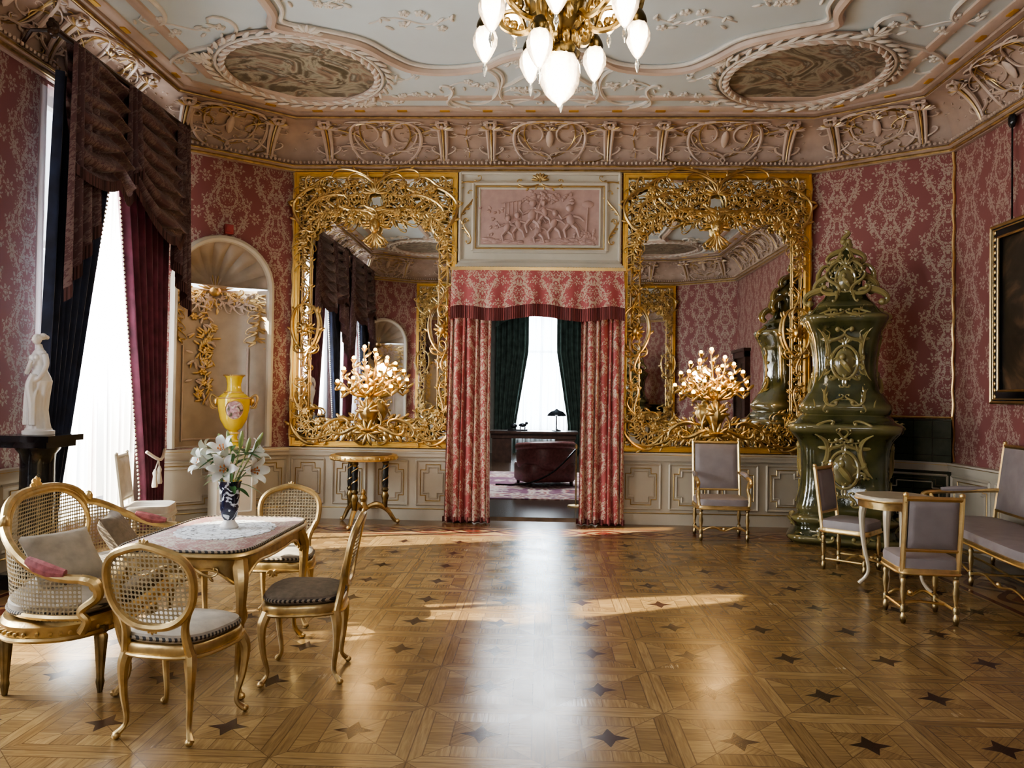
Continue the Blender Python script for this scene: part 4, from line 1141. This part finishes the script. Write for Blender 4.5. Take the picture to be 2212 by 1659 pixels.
mb=MB(); mb.tube(cr([(.2,.18,.25),(0,.05,.2),(-.2,.18,.25)],5),.01,6); mb.tube(cr([(.2,-.18,.25),(0,-.05,.2),(-.2,-.18,.25)],5),.01,6); mb.tube([(0,.06,.2),(0,-.06,.2)],.012,6); ob('stretcher',mb,GOLDB,T)
# round marquetry table
T=thing('round_table',(-2.18,9.62,0),R(20),'round gilt table with black columns under mirror','table')
mb=MB(); mb.lathe([(.34,.80),(.40,.815),(.415,.84),(.405,.87),(.36,.875)],n=40); mb.tube([(.40*cos(2*pi*k/40),.40*sin(2*pi*k/40),.825) for k in range(40)],.016,6,True)
for k in range(36): mb.ball((.41*cos(2*pi*k/36),.41*sin(2*pi*k/36),.84),.016,5)
ob('tabletop',mb,GOLD,T)
mb=MB(); mb.lathe([(.35,.874),(.35,.879)],n=40); ob('marquetry_inlay',mb,DKW,T)
for k in range(3):
    A=2*pi*k/3; x,y=.27*cos(A),.27*sin(A)
    for z0_,pr in (('u',[(.035,.80),(.045,.77),(.03,.75),(.028,.73)]),('l',[(.03,.46),(.045,.43),(.03,.40),(.05,.35),(.035,.30),(.03,.2)])):
        mb=MB(); mb.lathe(pr,(x,y,0),14); ob('column_capital' if z0_=='u' else 'column_base',mb,GOLD,T)
    mb=MB(); mb.lathe([(.033,.74),(.04,.7),(.034,.6),(.04,.52),(.034,.46)],(x,y,0),14); ob('column',mb,BLK,T)
    mb=MB(); mb.tube([(x+.037*cos(j*.5),y+.037*sin(j*.5),.46+j*.0112) for j in range(26)],.007,5); ob('column_spiral',mb,GOLD,T)
    mb=MB(); mb.tube(cr([(x*.1,y*.1,.20),(x*.6,y*.6,.25),(x*1.1,y*1.1,.18),(x*1.45,y*1.45,.05),(x*1.6,y*1.6,.03)],5),[.025,.035,.03,.024,.02],8); mb.ball((x*1.6,y*1.6,.03),.03,8); ob('foot',mb,GOLD,T)
mb=MB(); mb.lathe([(.04,.17),(.08,.2),(.05,.24),(.03,.28),(.05,.33),(.025,.37),(.035,.40),(.01,.44)],n=14); ob('finial',mb,GOLD,T)
# ------------------------------------------------------------------ stove
T=thing('tiled_stove',(3.52,9.12,0),R(-22),'tall dark green glazed rococo ceramic stove in corner','stove')
def rr_(w,d,z,n=5,N=56): return [(x,y,z) for x,y in sup(w,d,n,N)]
def smap(prof,n):
    def f(v):
        z=v.z
        for (w0,d0,z0),(w1,d1,z1) in zip(prof,prof[1:]):
            if z<=z1 or (w1,d1,z1)==prof[-1]:
                t=min(1,max(0,(z-z0)/(z1-z0))); w=w0+(w1-w0)*t; d=d0+(d1-d0)*t; break
        q=max(-1.25,min(1.25,v.x)); A=q*pi/2*.98
        c,s_=sin(A),cos(A)
        x=w*math.copysign(abs(c)**(2/n),c)
        y=-d*math.copysign(abs(s_)**(2/n),s_)
        k=1-v.y/max(w,.1)*.9
        return (x*k,y*k,z)
    return f
def smooth_prof(prof,n=4):
    return [tuple(p) for p in cr(prof,n)]
def section(name,prof,n,items,flowers=(),extra=0,seed=1):
    zl,zh=prof[0][2]+.06,prof[-1][2]-.06; r_=random.Random(seed); items=list(items)
    for k in range(extra):
        x0=r_.uniform(.08,1.05); z0=r_.uniform(zl,zh); x1=min(1.15,max(.06,x0+r_.uniform(-.35,.35))); z1=min(zh,max(zl,z0+r_.uniform(-.2,.2)))
        if abs(x1-x0)+abs(z1-z0)<.15: z1=z0+.12
        items.append((x0,z0,x1,z1,r_.random()<.6,r_.random()<.5,r_.uniform(.010,.017)))
    prof=smooth_prof(prof)
    mb=MB(); mb.loft([rr_(w,d,z,n) for w,d,z in prof]); mp=smap(prof,2.4 if n>2.4 else n)
    for (x0,z0,x1,z1,S_,fl_2,r) in items:
        for sx in (-1,1):
            Q=scroll((x0*.45,z0),(x1*.45,z1),.8,12,S_,fl_2,30)
            pts=[Vector(mp(Vector((q.real/.45*sx*.8,-.010,q.imag)))) for q in Q]
            mb.tube(pts,[r*.45,r*.8,r*1.15,r*.8,r*.45],8)
            rib=[p*1 + Vector((p.x,p.y,0)).normalized()*r*.9 for p in pts[5:-5]]
            mb.tube(rib,r*.28,6)
            for e in (0,-1): mb.ball(pts[e],r*1.1,8)
            for j in (9,14,19):
                a_=pts[j]; b_=pts[j+1]; d=(b_-a_).normalized(); out=Vector((a_.x,a_.y,0)).normalized(); e=d.cross(out)*(1 if sx>0 else -1)*(-1 if fl_2 else 1)
                mb.tube([a_,a_+d*r*1.3+e*r*1.4+out*r*.3,a_+d*r*3.0+e*r*1.9],[r*.6,r*.5,r*.1],6)
    for z,k in flowers:
        p=Vector(mp(Vector((0,-.01,z))))
        mb.ball((p.x,p.y,z),(.11*k,.04,.16*k),14)
        oval=[(p.x+.13*k*cos(A),p.y-.01,z+.18*k*sin(A)) for A in [2*pi*q/28 for q in range(28)]]; mb.tube(oval,.018*k,6,True)
        mb.ball((p.x-.02*k,p.y-.035,z+.06*k),(.035*k,.03,.04*k),8); mb.tube(cr([(p.x-.03*k,p.y-.03,z+.02*k),(p.x+.02*k,p.y-.045,z-.04*k),(p.x+.06*k,p.y-.03,z-.1*k)],4),[.03*k,.035*k,.018*k],7)
        for sx in (-1,1):
            Q=scroll((sx*.05*k,z+.24*k),(sx*.17*k,z+.08*k),.8,13,False,sx<0,20); mb.tube([(p.x+c.real,p.y-.01,c.imag) for c in Q],.014*k,6)
            Q=scroll((sx*.05*k,z-.24*k),(sx*.17*k,z-.08*k),.8,13,False,sx>0,20); mb.tube([(p.x+c.real,p.y-.01,c.imag) for c in Q],.014*k,6)
        for q in range(5): mb.leaf(p.x,z+.2*k,R(90+(q-2)*28),.12*k,.035*k,p.y-.01)
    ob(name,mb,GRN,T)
section('base',[(.56,.44,.0),(.61,.49,.05),(.61,.49,.09),(.55,.44,.13),(.53,.42,.2),(.57,.45,.26),(.57,.45,.30),(.51,.41,.34)],5,
    [(.75,.06,1.0,.3,True,False,.040),(.1,.1,.6,.24,True,True,.024),(.3,.28,.7,.12,False,False,.02)],[],4,5)
section('firebox',[(.49,.39,.33),(.52,.41,.40),(.50,.40,.5),(.47,.37,.7),(.47,.37,1.0),(.50,.40,1.15),(.55,.44,1.22),(.60,.48,1.28),(.60,.48,1.34),(.53,.43,1.38),(.50,.40,1.42),(.46,.37,1.46)],5,
    [(.55,.4,.85,.75,True,False,.032),(.85,.78,.6,1.2,False,True,.032),(.08,1.18,.55,1.22,False,False,.026),(.1,.48,.5,.6,True,True,.022),(.35,.6,.4,1.1,False,False,.022),(.9,.5,1.1,1.1,True,False,.034),(.65,1.31,.98,1.28,False,True,.024),(.12,1.36,.5,1.32,True,False,.02),(.62,.9,.8,.6,True,True,.015),(.45,.42,.72,.40,False,False,.018)],[(.85,1.15)],16,9)
section('upper_body',[(.44,.35,1.44),(.48,.38,1.49),(.49,.39,1.56),(.43,.34,1.66),(.36,.29,1.78),(.33,.27,1.95),(.34,.27,2.15),(.37,.30,2.34),(.42,.34,2.46),(.45,.37,2.53),(.45,.37,2.58),(.38,.31,2.63),(.32,.26,2.70)],4.5,
    [(.6,1.5,1.0,1.92,True,False,.036),(.95,1.9,.85,2.4,False,True,.032),(.1,2.42,.75,2.52,False,False,.028),(.1,1.6,.55,1.72,True,True,.024),(.85,2.42,1.05,2.64,True,False,.03),(.42,1.8,.45,2.3,False,False,.02),(.15,2.60,.6,2.62,True,False,.02),(.65,2.1,.75,1.75,True,True,.015)],[(2.05,1.05)],18,4)
section('crest',[(.33,.27,2.68),(.31,.25,2.73),(.24,.20,2.80),(.19,.15,2.90),(.18,.14,3.02),(.20,.15,3.12),(.16,.12,3.20),(.09,.08,3.28),(.05,.04,3.36),(.03,.03,3.42)],3,[],[(3.0,.8)],6,2)
mb=MB()
def bigs(p0,p1,S_,fl2,r,y,k=.8,curl=14):
    for sx in (-1,1):
        Q=scroll(p0,p1,k,curl,S_,fl2,34); pts=[(c.real*sx,y,c.imag) for c in Q]
        mb.tube(pts,[r*.5,r*.85,r*1.2,r*.9,r*.5],8); mb.tube([(x,y_-r*.9,z) for x,y_,z in pts[5:-5]],r*.25,5); mb.tube([(x,y_+r*1.6,z) for x,y_,z in pts],[r*.4,r*.8,r*1.1,r*.8,r*.4],6)
        for e in (0,-1): mb.ball(pts[e],r*1.15,8)
bigs((.16,2.80),(.38,2.74),False,True,.036,-.12,.9,12); bigs((.12,3.22),(.27,2.88),True,True,.040,-.05,.8,11)
bigs((.03,3.46),(.16,3.22),True,True,.030,-.02,.8,11); bigs((.24,2.98),(.19,3.14),False,False,.024,-.05); bigs((.06,2.76),(.22,2.92),True,False,.024,-.16)
bigs((.10,2.86),(.16,3.08),True,False,.018,-.16); bigs((.04,3.18),(.14,3.10),False,True,.016,-.14)
mb.tube(cr([(0,0,3.34),(.04,0,3.42),(-.03,0,3.49),(.03,0,3.56),(-.01,0,3.59)],5),[.035,.036,.028,.015],8)
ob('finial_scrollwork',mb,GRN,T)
a,L,rz=wframe(1); mb=MB(); mb.box(.75,L-.02,-.06,0,0,1.42); trim(mb,TILE,(a.x,a.y,0),rz,False)
mb=MB(); mb.tube([(.7,-.06,1.44),(L-.02,-.06,1.44)],.014,6); trim(mb,GOLDO,(a.x,a.y,0),rz)
# ------------------------------------------------------------------ statue & pedestals
SX,SY=-4.16,6.32
T=thing('column_pedestal',(SX,SY,0),0,'black marble column pedestal carrying the statue','pedestal')
mb=MB(); mb.lathe([(.15,.12),(.17,.16),(.14,.2),(.13,.25),(.125,1.0),(.13,1.08),(.16,1.12),(.17,1.15)],n=24,flute=.02,nf=12); ob('shaft',mb,BLK,T)
mb=MB(); mb.box(-.2,.2,-.2,.2,0,.12); ob('plinth',mb,BLK,T,smooth=False)
mb=MB(); mb.box(-.2,.2,-.2,.2,1.14,1.19); mb.box(-.24,.24,-.24,.24,1.19,1.24); ob('capital_slab',mb,BLK,T,smooth=False)
T=thing('marble_statue',(SX,SY,1.242),R(-25),'white marble statue of a draped standing woman with bowed head','statue')
mb=MB(); mb.lathe([(.12,0),(.12,.03),(.10,.04),(.10,.05)],n=24); ob('base',mb,MARB,T)
mb=MB(); vs=[]
secs=[(0,0,.04,.095,.09),(.0,.0,.1,.082,.078),(.0,0,.2,.070,.066),(.012,0,.3,.072,.068),(.02,0,.38,.082,.07),(.026,0,.44,.092,.076),(.018,0,.48,.082,.066),(.006,0,.53,.060,.050),(0,0,.57,.058,.048),(-.008,-.005,.62,.068,.056),(-.01,0,.66,.075,.048),(-.01,0,.69,.062,.038),(-.008,0,.71,.028,.028),(-.004,-.01,.75,.021,.023)]
for x,y,z,a_,b_ in secs:
    fd=.09 if z<.42 else 0
    vs.append([(x+a_*(1+fd*cos(8*A+z*4))*cos(A),y+b_*(1+fd*cos(8*A+z*4))*sin(A),z) for A in [2*pi*k/48 for k in range(48)]])
mb.loft(vs)
mb.ball((-.002,-.03,.79),(.033,.041,.046),12); mb.ball((-.002,.02,.815),(.034,.032,.03),10); mb.ball((-.002,.055,.81),(.02,.02,.02),8); mb.ball((-.002,-.068,.78),(.007,.011,.011),6)
mb.ball((-.04,-.045,.635),(.027,.025,.027),8); mb.ball((.025,-.045,.635),(.027,.025,.027),8)
mb.tube(cr([(-.075,0,.665),(-.10,-.02,.58),(-.08,-.06,.51),(-.0,-.085,.57),(.03,-.085,.61)],5),[.026,.022,.018,.015,.012],8)
mb.tube(cr([(.06,0,.665),(.10,-.01,.57),(.09,-.06,.47),(.03,-.09,.43)],5),[.026,.022,.018,.013],8)
mb.tube(cr([(.05,-.08,.5),(.03,-.1,.4),(.05,-.09,.25),(.04,-.08,.08)],5),[.028,.036,.033,.03],8)
for k in range(6): mb.tube(cr([(-.09+.03*k,-.05,.44-.01*k),(-.05+.025*k,-.085,.3),(-.07+.028*k,-.08,.08)],5),[.010,.014,.012],6)
o=ob('figure',mb,MARB,T)
md=o.modifiers.new('r','REMESH'); md.mode='VOXEL'; md.voxel_size=.005; md.use_smooth_shade=True
md=o.modifiers.new('s','SMOOTH'); md.iterations=4
UX,UY=-3.70,9.28
T=thing('urn_pedestal',(UX,UY,0),R(38),'cream painted box pedestal with moulded edges below niche','pedestal')
mb=MB(); mb.box(-.26,.26,-.22,.22,0,.1); mb.box(-.23,.23,-.19,.19,.1,.88); mb.box(-.27,.27,-.23,.23,.88,.93)
for (x0,x1) in ((-.18,.18),):
    for A,B in (((x0,.2),(x1,.2)),((x1,.2),(x1,.8)),((x1,.8),(x0,.8)),((x0,.8),(x0,.2))): mb.tube([(A[0],-.195,A[1]),(B[0],-.195,B[1])],.012,5)
ob('body',mb,CREAML,T,smooth=False)
T=thing('porcelain_urn',(UX,UY,.93),R(25),'yellow porcelain urn with painted medallion and gilt mask handles','urn')
mb=MB(); mb.lathe([(.10,.02),(.10,.06),(.06,.09),(.045,.15),(.06,.2),(.05,.22)],n=28); mb.lathe([(.05,.22),(.10,.26),(.155,.36),(.18,.48),(.19,.58),(.185,.63),(.15,.66),(.11,.685)],n=32); mb.lathe([(.10,.69),(.085,.72),(.08,.78),(.095,.86),(.115,.89),(.12,.895)],n=28); ob('body',mb,YEL,T)
for r,z in ((.105,.03),(.065,.1),(.062,.2),(.19,.62),(.105,.69),(.118,.893)):
    mb=MB(); mb.tube([(r*cos(2*pi*k/28),r*sin(2*pi*k/28),z) for k in range(28)],.010,6,True); ob('gilt_band',mb,GOLDB,T)
mb=MB(); mb.box(-.11,.11,-.11,.11,0,.03); ob('plinth',mb,GOLDB,T,smooth=False)
for sx in (-1,1):
    mb=MB(); mb.ball((sx*.205,0,.58),(.035,.04,.055),8); mb.tube(cr([(sx*.19,0,.62),(sx*.25,0,.66),(sx*.27,0,.6),(sx*.24,0,.52),(sx*.19,0,.5)],5),.014,7); mb.tube([(sx*.235+.03*cos(A),0,.53+.035*sin(A)) for A in [2*pi*k/14 for k in range(14)]],.007,5,True); ob('handle',mb,GOLDO,T)
mb=MB()
def urr(z): return .155+(.18-.155)*(z-.36)/.12 if z<.48 else .18+(.01)*(z-.48)/.1
mb.grid(lambda u,v:(lambda A,z:((urr(z)+.004)*sin(A),-(urr(z)+.004)*cos(A),z))((u-.5)*1.15*math.sqrt(max(.0,1-(2*v-1)**2))*1.0,.37+.22*v),14,12); ob('painted_medallion',mb,VSC,T)
mb=MB(); mb.tube([(lambda A,z:((urr(z)+.004)*sin(A),-(urr(z)+.004)*cos(A),z))(.575*cos(q),.48+.11*sin(q)) for q in [2*pi*k/36 for k in range(36)]],.006,5,True); ob('medallion_border',mb,GOLDB,T)
mb=MB(); mb.box(-.05,.05,-.06,0,0,.12); mb.box(-.035,.035,-.075,-.06,.02,.1)
a,L,rz=wframe(7); d=Vector((cos(rz),sin(rz))); p=a+d*(L*.53); ob('alarm_sensor',mb,M('red_plastic',(.35,.05,.05),.5),loc=(p.x,p.y,3.60),rz=rz,smooth=False,label='small red alarm sensor box above niche',cat='sensor')
T=thing('framed_painting',(4.79,7.5,1.62),R(-90),'dark oil painting in black and gilt frame hung by cord','painting')
PH=1.82
mb=MB(); mb.box(-.7,.7,-.05,-.01,.08,PH-.08); ob('canvas',mb,DPAINT,T,smooth=False)
mb=MB()
for x0,x1,z0,z1 in ((-.78,-.66,0,PH),(.66,.78,0,PH),(-.66,.66,0,.12),(-.66,.66,PH-.12,PH)): mb.box(x0,x1,-.09,0,z0,z1)
ob('frame',mb,BLK,T,smooth=False)
mb=MB()
for o_,r in ((.0,.018),(.035,.008),(.12,.014)):
    q=[(-.78+o_,o_),(.78-o_,o_),(.78-o_,PH-o_),(-.78+o_,PH-o_)]
    for A,B in zip(q,q[1:]+q[:1]): mb.tube([(A[0],-.095,A[1]),(B[0],-.095,B[1])],r,6)
for k in range(26):
    for x in (-.72,.72): mb.ball((x,-.095,.06+k*(PH-.12)/25),(.02,.012,.026),6)
ob('gilt_edge',mb,GOLDO,T)
for x in (-.5,.5):
    mb=MB(); mb.tube([(x,-.05,PH-.03),(x,-.05,2.86)],.010,6); mb.ball((x,-.05,2.86),(.05,.04,.08),8)
    ob('hanging_cord',mb,BLK,T)
# ------------------------------------------------------------------ room beyond
def S(name,mb,mat,smooth=False): return ob(name,mb,mat,smooth=smooth,kind='structure')
OLV=M('olive_wallpaper',(.16,.15,.12),.7,0,.1,5)
S('floor_study',MB().box(-3.2,3.2,10.47,22.6,-.2,0),M('dark_study_floor',(.06,.035,.02),.2,0,.3,5))
S('ceiling_study',MB().box(-3.2,3.2,10.47,22.6,4.5,4.7),WHITEP)
S('wall_study_left',MB().box(-3.4,-3.2,10.47,22.6,0,4.6),OLV); S('wall_study_right',MB().box(3.2,3.4,10.47,22.6,0,4.6),OLV)
mb=MB(); mb.box(-3.3,-.75,22.4,22.7,0,4.6); mb.box(.8,3.3,22.4,22.7,0,4.6); mb.box(-.75,.8,22.4,22.7,0,.6); mb.box(-.75,.8,22.4,22.7,4.0,4.6); S('wall_study_front',mb,OLV)
mb=MB(); mb.box(-.75,.8,22.5,22.56,.6,.7); mb.box(-.0,.06,22.5,22.56,.6,4.0); mb.box(-.75,.8,22.5,22.56,2.9,2.98); S('window_4',mb,CREAML)
T=thing('study_window_curtain',(.06,22.2,0),0,'dark green curtains parted over white voile at study window','curtain')
ob('sheer_curtain',drape(1.6,1.6,3.9,14,.03,0,3),SHEER,T,(0,.1,.05))
for s_ in (-1,1):
    mb=MB()
    def f(u,v):
        inner=.40+.34*min(1,max(0,(v-.3)/.5)); return (s_*(inner+(1.35-inner)*u),.05*sin(u*2*pi*6),4.2*(1-v)+.02)
    mb.grid(f,54,16); ob('side_curtain',mb,GRNV,T)
mb=MB(); mb.grid(lambda u,v:((u-.5)*2.7,-.12+.04*sin(u*50),4.4-v*(.35+.45*abs(u*2-1)**2)),70,6); ob('pelmet',mb,GRNV,T)
l=D.lights.new('study_daylight','AREA'); l.shape='RECTANGLE'; l.size=1.5; l.size_y=3.3; l.energy=300; l.color=(.8,.92,1)
lo=link(D.objects.new('study_daylight',l)); lo.location=(.02,22.9,2.3); lo.rotation_euler=(-pi/2,0,0)
l=D.lights.new('study_fill_light','AREA'); l.size=2.0; l.energy=260; l.color=(.92,.96,1)  # added fill light that brightens the study, not a real fixture
lo=link(D.objects.new('study_fill_light',l)); lo.location=(0,15.5,4.4)
T=thing('writing_desk',(-.15,19.6,0),0,'dark wooden writing desk in front of window','desk')
mb=MB(); mb.box(-1.1,1.1,-.45,.45,.72,.78); mb.box(-1.05,1.05,-.4,.4,.6,.72); ob('desktop',mb,DKW,T,smooth=False)
for x in (-.78,.78):
    mb=MB(); mb.box(x-.24,x+.24,-.38,.38,.0,.62); ob('drawer_pedestal',mb,DKW,T,smooth=False)
T=thing('desk_lamp',(.42,19.5,.78),0,'dark mushroom-shaded desk lamp on writing desk','lamp')
mb=MB(); mb.lathe([(.12,0),(.12,.02),(.03,.05),(.015,.08),(.015,.42)],n=16); ob('stand',mb,BLK,T)
mb=MB(); mb.lathe([(.24,.38),(.23,.42),(.16,.49),(.05,.53),(.02,.56)],n=20); ob('lamp_shade',mb,BLK,T)
T=thing('desk_ornament',(-.55,19.5,.78),0,'small bronze animal group on writing desk','figurine')
mb=MB(); mb.box(-.25,.25,-.08,.08,0,.04); mb.ball((-.1,0,.12),(.09,.05,.06),8); mb.ball((.12,0,.14),(.1,.05,.05),8); mb.ball((.22,0,.19),.04,8)
for x in (-.15,-.05,.06,.18): mb.tube([(x,0,.1),(x,0,.03)],.015,5)
ob('figure',mb,BLK,T)
T=thing('leather_armchair',(.10,14.4,.013),R(20),'oxblood tufted leather armchair on patterned carpet','armchair')
mb=MB(); o=sup(.52,.45,4,40); mb.pad(o,[(.95,.08),(1,.12),(1,.36),(.97,.4)]); mb.pad(sup(.36,.38,4,40),[(.98,.38),(1,.44),(.95,.48),(.4,.5)]); ob('seat',mb,LEA,T)
mb=MB(); mb.grid(lambda u,v:((.50+.05*cos(2*pi*v))*cos(pi*(1.0+u))*1.0*1.02,-.02+(.42+.05*cos(2*pi*v))*sin(pi*(1+u))*1.05,.52+.20*sin(2*pi*v)*(1+.15*sin(pi*u))),36,12,False,True)
mb.tube([(.52*cos(pi*(1+k/20)),-.02+.44*sin(pi*(1+k/20)),.70+.05*sin(pi*k/20)) for k in range(21)],.07,10); ob('backrest',mb,LEA,T)
for x in (-.4,.4):
    for y in (-.33,.33): mb=MB(); mb.lathe([(.03,0),(.035,.1)],(x,y,0),10); ob('leg',mb,DKW,T)
ob('carpet',MB().box(-1.8,1.8,12.3,16.8,.0,.012),CARP,smooth=False,label='patterned red and blue carpet on study floor',cat='carpet')
T=thing('rope_stanchion',(.55,11.6,0),0,'slim brass stanchion holding barrier rope','stanchion')
mb=MB(); mb.lathe([(.13,0),(.12,.02),(.02,.035),(.012,.06),(.012,.85),(.025,.87),(.02,.91),(.005,.93)],n=16); ob('post',mb,GOLDO,T)
mb=MB(); mb.tube(cr([(0,0,.85),(-.35,.02,.5),(-.75,.04,.32),(-1.2,.06,.3)],6),.014,6); ob('rope',mb,BLK,T)
# ------------------------------------------------------------------ entrance hall behind
HW=M('hall_plaster',(.5,.46,.4),.7,0,.05,3)
S('floor_hall',MB().box(-2.5,2.5,-3.2,.1,-.2,-.001),DKW)
S('ceiling_hall',MB().box(-2.5,2.5,-3.2,-.2,4.0,4.2),WHITEP)
S('wall_hall_left',MB().box(-2.7,-2.5,-3.2,-.2,0,4.1),HW); S('wall_hall_right',MB().box(2.5,2.7,-3.2,-.2,0,4.1),HW); S('wall_hall_back',MB().box(-2.7,2.7,-3.4,-3.2,0,4.1),HW)
l=D.lights.new('hall_fill_light','AREA'); l.size=2.0; l.energy=80; l.color=(.95,.97,1)  # added frontal fill for the salon, shining in from behind the camera
lo=link(D.objects.new('hall_fill_light',l)); lo.location=(0,-2.2,3.3); lo.rotation_euler=(R(60),0,0)
# ------------------------------------------------------------------ light & camera
l=D.lights.new('sun','SUN'); l.energy=30; l.color=(1,.90,.68); l.angle=R(.5)
lo=link(D.objects.new('sun',l)); lo.rotation_euler=Vector((-1,-.33,.60)).to_track_quat('Z','Y').to_euler()
w=D.worlds.new('World'); C.scene.world=w; w.use_nodes=True
w.node_tree.nodes['Background'].inputs[0].default_value=(.82,.90,1,1); w.node_tree.nodes['Background'].inputs[1].default_value=3
cam=D.cameras.new('camera'); co=link(D.objects.new('camera',cam)); C.scene.camera=co
cam.sensor_width=36; cam.lens=27.34; cam.clip_start=.05; cam.clip_end=200
co.matrix_world=Matrix.Translation((0,0,1.6))@Matrix.Rotation(R(2.08),4,'Z')@Matrix.Rotation(R(90+1.02),4,'X')@Matrix.Rotation(R(.8),4,'Z')
C.scene.view_settings.view_transform='AgX'
C.scene.view_settings.look='AgX - Medium High Contrast'
C.scene.view_settings.exposure=.55
